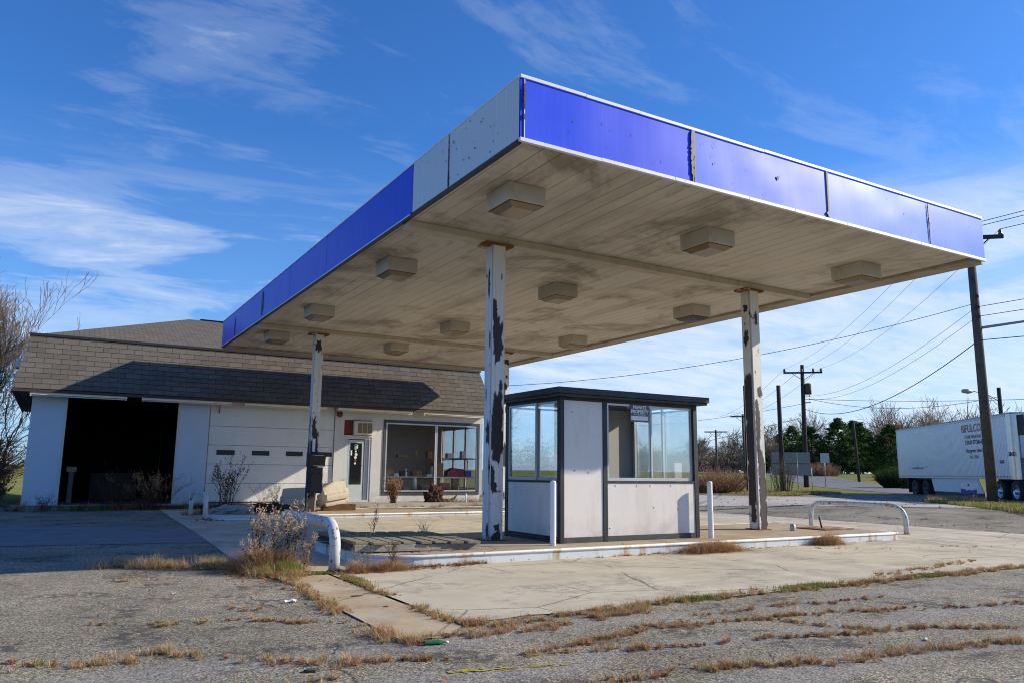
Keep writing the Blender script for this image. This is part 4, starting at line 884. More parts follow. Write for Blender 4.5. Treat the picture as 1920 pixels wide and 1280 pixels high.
# litter
b=MB(); MB_t=Matrix.Translation((-2.16,-2.53,.05))@Matrix.Rotation(R(82),4,'Y')@Matrix.Rotation(R(0),4,'Z'); MB_t=Matrix.Translation((-2.24,-2.5,.03))@Matrix.Rotation(R(-15),4,'Z')@Matrix.Rotation(R(90),4,'Y')@Matrix.Diagonal((.5,.95,.8,1))
bt=thing('plastic_bottle','crushed green plastic bottle on the asphalt at the tip of the rusty strip','bottle',(-2.2,-2.52,.02))
b.lathe([(0,-.12),(.03,-.12),(.033,-.1),(.03,-.05),(.034,0),(.031,.05),(.012,.1),(.012,.125)],12,M=MB_t); b.build('bottle_body',M['greenpl'],bt); b=MB(); b.lathe([(.014,.11),(.014,.135),(0,.135)],10,M=MB_t); b.build('cap',M['white'],bt)
def paper(label,x,y,s,rz,seed):
    rr=random.Random(seed); b=MB(); n=5; vs=[]
    for i in range(n):
        for j in range(3): vs.append(Matrix.Translation((x,y,0))@Matrix.Rotation(rz,4,'Z')@Vector(((i-2)*s/4,(j-1)*s*.22,.02+rr.uniform(.0,s*.22))))
    b.mesh(vs,[(i*3+j,(i+1)*3+j,(i+1)*3+j+1,i*3+j+1) for i in range(n-1) for j in range(2)]); item('paper_scrap',label,'litter',b,M['white'])
paper('white scrap of paper on the asphalt at the left edge of the rusty strip',-2.72,.03,.15,.1,1); paper('small white paper scrap on the asphalt far left of the rusty strip',-3.72,1.15,.06,.4,2)
paper('pale flattened scrap on the asphalt at right front',1.5,-4.28,.07,.5,3)
for x,y,s,lab_ in ((-2.0,.06,.11,'larger dark flat stone on the rusty concrete strip'),(-1.96,-.72,.05,'small dark stone farther down the rusty concrete strip'),(-3.35,-2.88,.09,'flat dark stone in the asphalt at the bottom left')):
    b=MB(); rr=random.Random(int(s*1000)); b.prism([(x+.7*s*math.cos(a*.7)*rr.uniform(.7,1),y+.45*s*math.sin(a*.7)*rr.uniform(.7,1)) for a in range(9)],.005,.03); item('flat_stone',lab_,'stone',b,M['stone'])
sb=thing('bolt_stub','rusty pipe stub and flat bar left on the right end of the front island','pipe stub',(10.3,3.9,.14))
b=MB(); b.tube([(10.3,3.6,.18),(10.22,3.6,.46)],.02,6); b.build('bar',M['primer'],sb); b=MB(); b.box(9.9,3.2,.186,10.9,4.0,.205); b.build('flange',M['rust'],sb); b=MB(); b.lathe([(.06,0),(.06,.12),(.04,.14),(0,.14)],10,M=Matrix.Translation((9.2,3.5,.185))); b.build('stub',M['metal'],sb)

# ------------------------------------------------------------------ grasses and weeds
def blade(b,x,y,z,h,lean,az,wd,m):
    dx,dy=math.cos(az),math.sin(az); px_,py_=-dy*wd,dx*wd
    mx,my=x+dx*lean*.35,y+dy*lean*.35; tx,ty=x+dx*lean,y+dy*lean
    b.mesh([(x-px_,y-py_,z),(x+px_,y+py_,z),(mx+px_*.7,my+py_*.7,z+h*.62),(mx-px_*.7,my-py_*.7,z+h*.62),(tx,ty,z+h*(1-.15*min(1,lean/h)))],[(0,1,2,3),(3,2,4)],m)
GM=[M['tan'],M['rustg'],M['green'],M['deadleaf'],M['darkweed']]
def pick(pal):
    r=random.random(); a=0
    for i,p in enumerate(pal):
        a+=p
        if r<a: return i
    return len(pal)-1
def leafbit(b,x,y,z,s,m):
    az=U(0,6.28); t_=U(-.6,.6); c,s_=math.cos(az),math.sin(az)
    b.mesh([(x-c*s,y-s_*s,z+.005),(x-s_*s*.5,y+c*s*.5,z+s*t_*.5+.015),(x+c*s,y+s_*s,z+.01+s*abs(t_)),(x+s_*s*.5,y-c*s*.5,z+.02)],[(0,1,2),(0,2,3)],m)
def tuft(b,x,y,z,h,n,p,bl,leaf):
    base=pick(p)
    for _ in range(n):
        X,Y=x+random.gauss(0,h*.22),y+random.gauss(0,h*.22)
        if random.random()<leaf: leafbit(b,X,Y,z,U(.012,.03),3); continue
        hh=h*U(.3,1.05); blade(b,X,Y,z,hh,h*U(.2,1.5),U(0,6.28),U(bl*.5,bl*1.1),base if random.random()<.6 else pick(p))
def weedstrip(pts,wd,den,h,pal,name='dry_grass',clump=.6,leaf=.05,bl=.0022):
    b=MB(); h*=1.1; wd*=1.1
    for (x0,y0),(x1,y1) in zip(pts[:-1],pts[1:]):
        Ls=math.hypot(x1-x0,y1-y0); n=max(1,int(Ls*den/32))
        for _ in range(n):
            f=random.random(); x=x0+(x1-x0)*f; y=y0+(y1-y0)*f
            nz=.5+.55*mnoise.noise(Vector((x*1.5,y*1.5,h*7)))+.35*mnoise.noise(Vector((x*5,y*5,3)))
            if nz<.3: continue
            X=x+random.gauss(0,wd*.45); Y=y+random.gauss(0,wd*.45)+.12*mnoise.noise(Vector((x*2.3,y*2.3,9)))
            gn=mnoise.noise(Vector((x*.9,y*.9,21.))); p=list(pal)
            if gn>.15 and p[2]>0: p=[p[0]*.85,p[1]*.85,p[2]+(p[0]+p[1])*.15]+p[3:]
            tuft(b,X,Y,gz(X,Y)+.014,h*U(.5,1.15)*(.5+.7*nz),int(34*U(.6,1.3)),p,bl,leaf)
    return b
DG=[.45,.5,.05,.0,.0]
near=[ ([(-1.72,-1.9),(-1.36,-2.1),(-.6,-1.95),(.49,-1.85),(1.2,-1.82),(2.3,-1.78),(3.0,-1.78),(3.9,-1.82),(5.2,-1.78),(6.3,-1.82),(8.3,-1.74)],.13,650,.085,[.34,.54,.12]),
 ([(-2.28,1.95),(-2.46,-.37),(-2.52,-1.4),(-2.5,-2.2),(-2.3,-2.45),(-1.9,-2.3),(-1.3,-2.35),(-.4,-2.25),(.45,-1.95)],.12,650,.085,[.42,.48,.1]),
 ([(-1.55,1.95),(-1.68,.3),(-1.7,-.8),(-1.72,-1.7),(-1.5,-2.05)],.09,750,.08,[.4,.45,.15]),
 ([(-3.14,-2.88),(-2.09,-2.98),(-1.78,-3.2),(-.91,-2.96),(.19,-2.81),(1.02,-2.88),(2.21,-3.07),(3.28,-3.44),(4.47,-3.59),(6,-3.9)],.07,420,.06,DG),
 ([(-1.75,-3.2),(-1.08,-3.31),(-.42,-3.51),(.57,-3.64),(1.4,-3.92),(1.84,-3.89),(2.82,-4.4)],.075,480,.065,DG),
 ([(-1.73,-4.03),(-1.08,-4.1),(-.46,-4.26),(.24,-4.41),(1.28,-4.52),(2.32,-4.65)],.08,520,.075,DG),
 ([(1.02,-2.88),(1.2,-3.4),(1.5,-3.9)],.06,420,.06,DG),([(-.9,-2.95),(.5,-2.55),(2,-2.5),(3.4,-2.7)],.06,330,.055,DG),
 ([(-5.4,-1.7),(-4.85,-1.88),(-4.46,-2.0),(-4.2,-1.84),(-3.8,-2.35),(-3.37,-2.63),(-2.9,-2.85)],.1,600,.075,[.62,.3,.08]),
 ([(-4.59,-.27),(-4.06,-.68),(-3.48,-.7),(-2.96,-1.12),(-2.5,-1.3)],.08,420,.06,[.7,.24,.06]),
 ([(-4.3,2.6),(-3.9,2.3),(-3.6,2.5)],.12,300,.05,[.8,.2,0]),([(-3.4,.0),(-3.0,-.3)],.1,260,.05,[.8,.2,0]),
 ([(-4.7,-3.1),(-3.9,-3.2),(-3.2,-3.1)],.09,260,.06,[.7,.3,0]),
 ([(-4.4,4.2),(-3.9,4.0),(-3.5,3.75),(-3.0,3.6),(-2.6,3.2),(-2.45,2.5)],.16,900,.24,[.78,.14,.04,0,.04]),
 ([(-2.9,3.3),(-2.5,2.6),(-2.35,1.9),(-2.1,2.1)],.2,1100,.15,[.35,.3,.3]),
 ([(-1.6,2.1),(-1.2,2.1),(-.9,2.15),(.0,2.12),(.8,2.12)],.08,500,.1,[.35,.4,.1,0,.15]),
 ([(2.6,2.13),(4.5,2.13),(6.5,2.13),(8.5,2.13),(11,2.15)],.05,200,.06,[.4,.5,.1]),
 ([(5,-1.4),(6.4,-1.2),(8.6,-.9)],.12,260,.07,[.35,.6,.05]),([(7.6,1.6),(9.4,.9),(12,.4)],.15,120,.06,[.4,.6,0]),
]
allb=MB()
for pts,wd,den,h,pal in near:
    q=weedstrip(pts,wd,den*2.4,h,pal); off=len(allb.v); allb.v+=q.v; allb.f+=[tuple(i+off for i in f) for f in q.f]; allb.m+=q.m
tag(allb.build('dry_grass',GM),kind='stuff')
far=[([(-6.2,20.9),(-4,20.9),(-1,20.9),(1.5,21.0),(4.6,21.1)],.3,420,.42,[.12,.3,.05,.0,.53],.2),
 ([(4.7,19.95),(7,19.95),(9,19.95),(11.8,19.95)],.14,160,.16,[.45,.35,.2],.2),
 ([(9.2,21.2),(10.2,20.8),(11.6,20.9)],.3,700,.5,[.5,.35,.05,0,.1],.05),
 ([(6.3,21.6),(7.6,21.7),(8.6,21.7)],.15,260,.25,[.5,.35,.15],.1),
 ([(-1.6,14.2),(-.9,13.9),(.5,13.85),(2,13.85)],.12,180,.12,[.2,.3,.2,0,.3],.2),
 ([(-1.3,17.3),(1,17.3),(3.4,17.3)],.25,300,.4,[.3,.3,.15,0,.25],.1),
 ([(13.6,11),(15,9.3),(17.2,7.6),(19.5,3.9)],.25,40,.06,[.5,.5,0],.3),([(17.3,14.9),(19.6,11.9),(21.1,8.6),(24.3,6.3)],.35,60,.09,[.5,.45,.05],.3),([(16.4,18.5),(20,14.5),(22.5,10.5),(25.5,8)],.1,40,.06,[.4,.6,0],.3),([(15.5,21),(21,16.5),(24.2,12.5),(26.2,10.5)],.1,40,.06,[.4,.6,0],.3),([(19.6,11.9),(22.4,14.8),(25,20)],.08,40,.06,[.4,.6,0],.3),([(21.1,8.6),(24,11.2),(27,15.5)],.08,40,.06,[.4,.6,0],.3),([(14.5,6.5),(16.5,4.5),(18.5,1)],.2,50,.05,[.4,.6,0],.4)]
fb=MB()
for pts,wd,den,h,pal,lf in far:
    q=weedstrip(pts,wd,den,h,pal,leaf=lf,bl=.006); off=len(fb.v); fb.v+=q.v; fb.f+=[tuple(i+off for i in f) for f in q.f]; fb.m+=q.m
tag(fb.build('weeds',GM),kind='stuff')
# grass verge by the tall utility pole, and the tongue of grass beyond the lot
vb=MB()
def patch(pts,n,h,pal,wd=.012):
    for _ in range(n):
        a,b_,c=random.choice(pts); r1,r2=random.random(),random.random()
        if r1+r2>1: r1,r2=1-r1,1-r2
        x=a[0]+(b_[0]-a[0])*r1+(c[0]-a[0])*r2; y=a[1]+(b_[1]-a[1])*r1+(c[1]-a[1])*r2
        hh=h*U(.4,1.2); k=mnoise.noise(Vector((x*.7,y*.7,5))); p=[pal[0]+max(0,k)*1.5,pal[1]+max(0,k),pal[2]]; s=sum(p); p=[v/s for v in p]
        blade(vb,x,y,gz(x,y)+.01,hh,hh*U(.2,1.0),U(0,6.28),wd*U(.6,1.2),pick(p))
va,vb1,vc,vd=pl(-16,-2.1),pl(-16,1.5),pl(3.2,1.4),pl(2.4,-2.0)
patch([(va,vb1,vc),(va,vc,vd)],26000,.17,[.28,.1,.9],.014)
patch([(pl(1.5,-1.9),pl(4.4,-1.2),pl(3.5,1.3))],1800,.3,[.6,.4,.05])
patch([((27.6,19.7),(33,21.6),(29.6,28)),((33,21.6),(36,22.2),(42,30)),((33,21.6),(42,30),(32,30))],9000,.14,[.3,.15,.55],.02)
tag(vb.build('verge_grass',GM[:3]),kind='stuff')
# fallen leaves drifted in corners
lb_=MB()
for (cx,cy,sx,sy,n,s) in ((-.35,2.08,.35,.08,110,.05),(-1.25,2.05,.25,.15,60,.045),(-2.35,2.3,.3,.35,120,.045),(-2.95,3.5,.35,.2,80,.04),(.35,2.1,.1,.05,8,.05),(-2.5,.0,.12,.4,20,.03),(-1.7,.6,.08,.7,30,.03),(2,-1.85,2.5,.1,40,.025),(.3,-3.9,1.5,.4,30,.025),(-1.5,-2.3,.8,.15,15,.025),(4.5,-1.75,1.5,.12,30,.03),(5.5,2.1,2.5,.06,60,.03),(8.5,21,1.2,.2,60,.05),(3,20.7,3,.25,120,.05)):
    for _ in range(n): X,Y=random.gauss(cx,sx),random.gauss(cy,sy); leafbit(lb_,X,Y,.02+(.185 if (2.2<Y<5.6 and -.9<X<11) else .15 if Y>21.3 else 0)+U(0,.02),s*U(.5,1.2),0)
tag(lb_.build('fallen_leaves',M['deadleaf']),kind='stuff')

def weedplant(name,label,cat,x,y,z,n,h,spread,seed,heads=True,leaves=True,group=None,stemm='straw',bushy=0,headm='seed',curve=.25):
    """clump of dry stems with seed heads and clinging leaves"""
    rr=random.Random(seed); t_=thing(name,label,cat,(x,y,z),0,group); s=MB(); l=MB(); hd=MB()
    for i in range(n):
        az=rr.uniform(0,6.28); hh=h*rr.uniform(.6,1.05); le=spread*rr.uniform(.2,1); pts=[]
        bx0,by0=x+rr.gauss(0,spread*.18),y+rr.gauss(0,spread*.18)
        for k in range(6):
            f=k/5; pts.append(Vector((bx0+math.cos(az)*le*f**1.5+rr.uniform(-.01,.01)*h,by0+math.sin(az)*le*f**1.5+rr.uniform(-.01,.01)*h,z+hh*f*(1-curve*.3*f))))
        s.tube(pts,[.005*max(.6,h)*(1-.7*k/5) for k in range(6)],4,cap=False)
        for k in range(bushy):
            f=rr.uniform(.25,.95); i0=min(4,int(f*5)); p=pts[i0].lerp(pts[i0+1],f*5-i0); a2=rr.uniform(0,6.28); ln=h*rr.uniform(.1,.25)
            q=p+Vector((math.cos(a2)*ln*.6,math.sin(a2)*ln*.6,ln*.8)); s.tube([p,p.lerp(q,.5)+Vector((0,0,-.01)),q],[.0025,.002,.001],3,cap=False)
            for _ in range(3): c=p.lerp(q,rr.uniform(.5,1)); leafq(rr,hd if heads else l,c,h*.018)
        if leaves:
            for k in range(int(16*h)+5):
                f=rr.uniform(.08,.8); i0=min(4,int(f*5)); p=pts[i0].lerp(pts[i0+1],f*5-i0); leafq(rr,l,p+Vector((rr.uniform(-.03,.03),rr.uniform(-.03,.03),0)),rr.uniform(.012,.03))
        if heads:
            p0=pts[-1]; 
            for k in range(26):
                f=rr.random(); c=pts[4].lerp(pts[5],.1+f*.95)+Vector((rr.gauss(0,.022),rr.gauss(0,.022),rr.gauss(0,.02)))*h; leafq(rr,hd,c,rr.uniform(.008,.02)*h)
    s.build('stem',M[stemm],t_)
    if l.f: l.build('leaf_sprays',M['darkweed'],t_)
    if hd.f: hd.build('seed_sprays',M[headm],t_)
    return t_
def leafq(rr,b,c,s):
    a=Vector((rr.uniform(-1,1),rr.uniform(-1,1),rr.uniform(-1,1))).normalized(); q=a.orthogonal().normalized()*s*.55; a=a*s
    b.mesh([c-a,c+q,c+a,c-q],[(0,1,2,3)])
wp=[(-2.42,3.05,.95,7,'tall dried weed with pale fluffy heads at the left of the clump'),(-2.2,2.9,.85,6,'tall dried weed with drooping heads behind the green tuft'),(-1.98,2.95,.95,8,'bushiest dried weed with russet heads, against the left pipe guard'),(-1.8,2.75,.72,5,'dried weed with pale heads leaning across the left pipe guard leg'),(-2.55,2.6,.5,9,'short brown weed at the foot of the weed clump by the left pipe guard')]
for i,(x,y,h,n,l_) in enumerate(wp): weedplant('dry_weed',l_,'weed',x,y,.02,int(n*1.5),h,.24,40+i,bushy=5,headm='seed',group='dried weeds by the left pipe guard')
weedplant('dry_weed','tall feathery dry weed in front of the closed garage door','weed',.45,20.6,.0,16,1.95,.7,50,True,True,None,'darkweed',9,'darkweed'); weedplant('dry_weed','lower sparse weed in front of the sunlit part of the garage door','weed',1.7,20.7,0,9,1.0,.5,51,True,False,None,'straw',6,'straw')
weedplant('dry_weed','arching dry grass stalks against the wall left of the shop door','weed',4.3,20.9,0,7,2.0,.9,52,True,False,None,'straw',2,'straw',.9)
weedplant('dry_weed','thicket of brown weeds filling the mouth of the open garage bay','weed',-1.9,20.9,0,44,1.35,1.1,53,True,True,None,'darkweed',5,'rustg'); weedplant('dry_weed','dim weeds growing at the middle of the open garage bay','weed',-3.0,21.0,0,24,1.5,.9,54,False,True,None,'darkweed',6)
weedplant('dry_weed','thin weeds at the foot of the left white wall','weed',-5.1,21.2,0,16,.6,.5,55,False,True,None,'darkweed',4)
weedplant('dry_weed','thin dark weed standing behind the wooden platform','weed',.25,5.6,.18,6,.62,.2,56,True,False,None,'darkweed',4,'darkweed'); weedplant('dry_weed','dark spiky grass tuft behind the right end of the platform','weed',1.25,5.5,.18,26,.34,.26,57,False,False,None,'darkweed',0)
weedplant('dry_weed','feathery grey weed at the front left foot of the island','weed',-.75,2.05,.02,10,.42,.22,58,True,False,None,'darkweed',6,'darkweed'); weedplant('dry_weed','pale stalks leaning in front of the island beside the left pipe guard','weed',-1.2,2.05,.02,10,.6,.45,59,False,False,None,'straw',1)
weedplant('dry_weed','red brown conical shrub left of the shop window','shrub',6.75,20.7,.0,44,1.15,.35,60,True,True,None,'darkweed',9,'rustg',.1)
weedplant('dry_weed','yellow green weed beside the left sofa section','weed',1.25,16.9,.05,9,.95,.25,61,True,True,None,'straw',4,'seed')
def drybrush(label,x,y,z,sx,sy,h,n,seed):
    rr=random.Random(seed); b=MB()
    for _ in range(n):
        X,Y=rr.gauss(x,sx*.42),rr.gauss(y,sy*.42); e=max(.15,1-((X-x)/sx)**2-((Y-y)/sy)**2)
        random.seed(rr.random()); blade(b,X,Y,z,h*e*U(.3,1.1),h*U(.3,1.5),U(0,6.28),U(.0018,.004),0 if rr.random()<.55 else 1)
    item('dry_grass_mound',label,'grass mound',b,[M['tan'],M['rustg']])
drybrush('wide tangled mound of dry grass against the island curb below the booth',5.3,2.0,.02,.95,.24,.27,3800,1)
drybrush('smaller tangled dry grass mound against the island curb right of the booth',8.5,2.05,.02,.5,.2,.3,2000,2)
drybrush('brown tangle of dead grass at the base of the dried weeds',-2.35,2.75,.02,.5,.4,.42,4200,4)
drybrush('dead brown weeds and leaves heaped at the left corner of the front island',-.85,2.0,.02,.4,.16,.2,1500,6)
drybrush('small pale grass tangle between the left pipe guard and the island',-1.3,2.0,.02,.22,.15,.22,900,7)
drybrush('flattened straw clump at the shadow edge left of the weed clump',-3.0,3.35,.02,.5,.15,.12,900,3)
random.seed(21)
gt=MB()
for _ in range(700): 
    x,y=random.gauss(-2.2,.09),random.gauss(2.25,.09); blade(gt,x,y,.02,U(.08,.22),U(.03,.14),U(0,6.28),U(.002,.004),0)
item('green_grass_tuft','bright green grass tuft at the foot of the dried weeds','grass tuft',gt,M['green'])
for i,(cx,cy,sx,sy,n,l_) in enumerate(((1.25,-1.8,.3,.1,700,'low green weed patch on the concrete edge, middle of the front'),(3.2,-1.72,.5,.12,1200,'largest low green weed patch along the concrete edge'),(5.6,-1.75,.5,.1,800,'low green weed patch on the concrete edge, far right'),(-1.6,1.2,.1,.4,700,'dark green weed patch along the right edge of the rusty strip'),(-1.75,2.05,.25,.1,500,'mossy green weeds at the foot of the left pipe guard'))):
    b=MB()
    for _ in range(n): x,y=random.gauss(cx,sx*.5),random.gauss(cy,sy*.5); blade(b,x,y,.02,U(.015,.05),U(.01,.04),U(0,6.28),U(.003,.006),0)
    item('weed_patch',l_,'weed patch',b,M['green'],'low green weed patches')

# ------------------------------------------------------------------ trees
def grow(rr,tk,cr,p,d,ln,r,lev,maxlev,spread,upb,kids,cut=2,wig=.14,twigr=.004):
    pts=[p]; rads=[r]; n=4 if lev<2 else 3; dd=d.copy()
    for i in range(n):
        dd=(dd+Vector((rr.gauss(0,wig),rr.gauss(0,wig),rr.gauss(0,wig*.6)+upb*.12))).normalized(); pts.append(pts[-1]+dd*ln/n); rads.append(max(twigr,r*(1-.55*(i+1)/n)))
    (tk if lev<cut else cr).tube(pts,rads,7 if lev==0 else 5 if lev<3 else 3,cap=False,smooth=lev<3)
    if lev>=maxlev: return
    k=kids[min(lev,len(kids)-1)]
    for i in range(k):
        f=rr.uniform(.35,1) if i else 1; i0=min(n-1,int(f*n)); q=pts[i0].lerp(pts[i0+1],f*n-i0)
        ax=dd.orthogonal().normalized(); ax.rotate(Matrix.Rotation(rr.uniform(0,6.28),3,dd)); ang=rr.uniform(.55,1.15)*spread
        nd=dd.copy(); nd.rotate(Matrix.Rotation(ang if i else ang*.4,3,ax)); nd=(nd+Vector((0,0,upb*.25))).normalized()
        grow(rr,tk,cr,q,nd,ln*rr.uniform(.6,.85),max(twigr,r*(1-.55*f)*rr.uniform(.5,.8)),lev+1,maxlev,spread,upb,kids,cut,wig,twigr)
def baretree(name,label,cat,x,y,z,h,seed,maxlev=6,spread=.65,up=.5,kids=(4,4,3,3,3),r=None,trunks=1,mt=('bark','twig'),twigr=.006,group=None,frac=.32,cut=3):
    rr=random.Random(seed); t_=thing(name,label,cat,(x,y,z),0,group); tk,cr=MB(),MB()
    for k in range(trunks):
        a=rr.uniform(0,6.28); o=Vector((math.cos(a),math.sin(a),0))*(.5 if trunks>1 else 0); d=Vector((o.x*.35+rr.gauss(0,.05),o.y*.35+rr.gauss(0,.05),1)).normalized()
        grow(rr,tk,cr,Vector((x,y,z-.1))+o,d,h*frac,(r or h*.022)*(1 if trunks==1 else rr.uniform(.6,1)),0,maxlev,spread,up,kids,cut,.14,twigr)
    tk.build('trunk',M[mt[0]],t_); cr.build('crown',M[mt[1]],t_); return t_
# thicket left of the building
baretree('bare_tree','bare many stemmed tree rising behind the left end of the station','tree',-8.4,34.2,.6,9.6,5,7,.5,.5,(3,3,3,3,3,2),.17,4,('twig2','twig4'),.008)
baretree('bare_tree','smaller dark bare tree at the left picture edge, in front of the tall one','tree',-8.6,30.5,.5,6.4,6,6,.75,.25,(4,3,3,3,3),.14,3,('twig2','twig2'),.007)
baretree('bare_tree','slender pale bare tree behind the left roof corner of the station','tree',-7.2,38,.5,7.6,8,6,.6,.4,(4,3,3,3,3),.12,2,('twig2','twig4'),.008)
def bush(name,label,x,y,z,w,h,n,seed,mat,wd=.01,cat='shrub',leafm=None):
    rr=random.Random(seed); t_=thing(name,label,cat,(x,y,z)); b=MB(); lf=MB()
    for _ in range(n):
        az=rr.uniform(0,6.28); q=rr.uniform(0,1)**.6*w*.5; bx_,by_=x+math.cos(az)*q*.5,y+math.sin(az)*q*.5; hh=h*rr.uniform(.45,1)*(1-.35*(q/(w*.5))**2)
        pts=[Vector((bx_,by_,z-.05)),Vector((bx_+math.cos(az)*q*.25+rr.gauss(0,.05),by_+math.sin(az)*q*.25+rr.gauss(0,.05),z+hh*.55)),Vector((x+math.cos(az)*q+rr.gauss(0,.1),y+math.sin(az)*q+rr.gauss(0,.1),z+hh))]
        b.tube(pts,[wd,wd*.7,wd*.3],3,cap=False)
        for k in range(4):
            f=rr.uniform(.3,1); c=pts[0].lerp(pts[1],f*2) if f<.5 else pts[1].lerp(pts[2],f*2-1); e=c+Vector((rr.gauss(0,.16),rr.gauss(0,.16),rr.uniform(0,.25)))*h*.5; b.tube([c,e],[wd*.5,wd*.2],3,cap=False)
            if leafm:
                for _ in range(3): leafq(rr,lf,c.lerp(e,rr.random()),rr.uniform(.03,.06))
    b.build('branches',M[mat],t_)
    if lf.f: lf.build('leaves',M[leafm],t_)
    return t_
bush('bramble','dark bramble thicket at the foot of the bare trees left of the station',-8.4,26.5,.1,4.5,3.6,520,3,'twig2',.01,'bramble','darkweed')
bush('bramble','low red brown bramble by the left wall of the station',-6.9,23.6,.1,1.8,1.5,120,4,'twig2',.008,'bramble','darkweed')
bush('bramble','tangled dark bramble at the left picture edge, beside the station wall',-10.2,24.5,.1,5,3.0,560,14,'twig2',.01,'bramble','darkweed')
bush('bramble','dark bramble bank far behind the bare trees at the left',-10,38,.3,10,3.2,700,15,'twig2',.02,'bramble','darkweed')
bush('shrub','wide russet bare shrub at the far lot edge beyond the right bollard',29.2,25.6,.3,4.6,1.75,620,5,'twig3',.012)
bush('shrub','grey thorny bush around the tall bare post right of the front right column',34.9,25.6,.3,2.0,2.9,90,6,'twig2',.012)
bush('shrub','dull red shrub in front of the dark pines',88,64,.9,5.5,2.6,420,7,'twig3',.03)
bush('shrub','dark round hedge bush beside the rear of the semi trailer',63,36.5,.35,4.2,2.1,600,8,'needle',.03,'shrub','needle')

def pine(label,x,y,h,w,seed,grp='pines beyond the road'):
    rr=random.Random(seed); z=gz(x,y); t_=thing('pine_tree',label,'pine tree',(x,y,z),0,grp); tk=MB(); tk.tube([(x,y,z-.2),(x,y,z+h*.5),(x,y,z+h*.95)],[h*.02,h*.013,.03],6); tk.build('trunk',M['bark'],t_)
    b=MB(); nc=int(230*w*h/70)
    for k in range(nc):
        f=rr.random(); prof=(1-f**2.3)*(.72+.28*math.sin(3.1*min(1,f*2.2+.25)))
        a=rr.uniform(0,6.283); rad=w*.5*prof*(rr.uniform(.45,1.05)**.6)*(1+.3*mnoise.noise(Vector((math.cos(a)*1.6,math.sin(a)*1.6,f*5+seed*9))))
        c=Vector((x+math.cos(a)*rad,y+math.sin(a)*rad,z+h*(.04+.95*f)+rr.gauss(0,.15)))
        sx=rr.uniform(.5,1.0)*(1.15-.6*f); m=1 if rr.random()<.4 else 0
        out=Vector((math.cos(a),math.sin(a),.35))
        for _ in range(30):
            q=c+Vector((rr.gauss(0,sx*.5),rr.gauss(0,sx*.5),rr.gauss(0,sx*.2))); d=(out+Vector((rr.gauss(0,.6),rr.gauss(0,.6),rr.gauss(.1,.4)))).normalized(); sd=d.orthogonal().normalized(); sd.rotate(Matrix.Rotation(rr.uniform(0,3.14),3,d)); l=rr.uniform(.22,.42)
            b.mesh([q-d*l*.3-sd*.1,q+d*l,q-d*l*.3+sd*.1],[(0,1,2)],m if rr.random()<.85 else 1-m)
    b.build('crown',[M['needle'],M['needle2']],t_); return t_
for x,y,h,w,s,l_ in ((98.5,80,6.3,7.5,1,'leftmost dark pine, beyond the utility pole with the crossarm'),(100.5,75.5,7.4,8.5,2,'broad dark pine right behind the utility pole with the crossarm'),(104,73,8.6,9,3,'tallest bushy pine in the middle of the pine row'),(107.5,71.5,8.0,8.5,4,'bushy pine behind the bare thin black pole'),(111.5,69,7.8,8.5,5,'dark pine just left of the semi trailer rear'),(115,64.5,7.8,8.5,6,'dark pine partly behind the rear top of the semi trailer'),(102,80.5,7.6,7.5,7,'pine peering over the others behind the bare treetops'),(112,76,8.8,8,8,'tall dim pine at the back of the pine row')): pine(l_,x,y,h,w,s)
# bare deciduous trees behind
def btree(label,x,y,h,seed,**k): return baretree('bare_tree',label,'tree',x,y,gz(x,y),h,seed,k.pop('lev',6),k.pop('sp',.7),k.pop('up',.25),k.pop('kids',(5,4,4,3,2)),None,1,k.pop('mt',('bark','twig')),k.pop('tw',.022),'bare trees beyond the road',k.pop('fr',.3))
btree('big round crowned bare oak in the distance between booth and right column',86,79.5,9.3,31,sp=.85,up=.08,fr=.26)
btree('bare tree just right of the far oak, behind the right front column',91,76,8.2,32)
btree('bare tree with a fan shaped crown above the pines',124,92,14.2,33,fr=.3)
btree('bare tree above the pines, right of the thin black pole',126,80,13.4,34)
btree('pale bare tree rising over the rear of the trailer roof',111,63.5,13.2,35,mt=('bark','twig4'),sp=.8)
btree('pale bare tree over the middle of the trailer roof',99,51.5,11.6,36,mt=('bark','twig4'))
btree('small bare tree left of the utility pole with the crossarm',100,88,8.6,37,mt=('bark','twig4'))
btree('bare tree low behind the booth right edge',92,92,7.6,38)
btree('brown bare tree behind the dark pines, toward the trailer',121,73,12.6,39,mt=('bark','twig3'))
# far wood that reads as one brown mass
wd_=MB(); rr=random.Random(77)
for k in range(420):
    s=rr.random(); a=R(39+s*43); d=rr.uniform(158,190); x,y=CX+math.sin(a)*d,CY+math.cos(a)*d; z=gz(x,y); h=(5.5+6.5*sm(.15,.55,s))*rr.uniform(.6,1.1)
    wd_.tube([(x,y,z),(x+rr.gauss(0,.3),y,z+h*.6)],[.16,.05],3,cap=False)
    for i in range(60):
        p=Vector((x+rr.gauss(0,1.2),y+rr.gauss(0,1.2),z+h*rr.uniform(.02,.75))); q=p+Vector((rr.gauss(0,1.1),rr.gauss(0,1.1),rr.uniform(.3,1.3)*h*.26)); wd_.tube([p,q],[.07,.025],3,cap=False)
tag(wd_.build('far_wood',M['farwood']),kind='stuff')

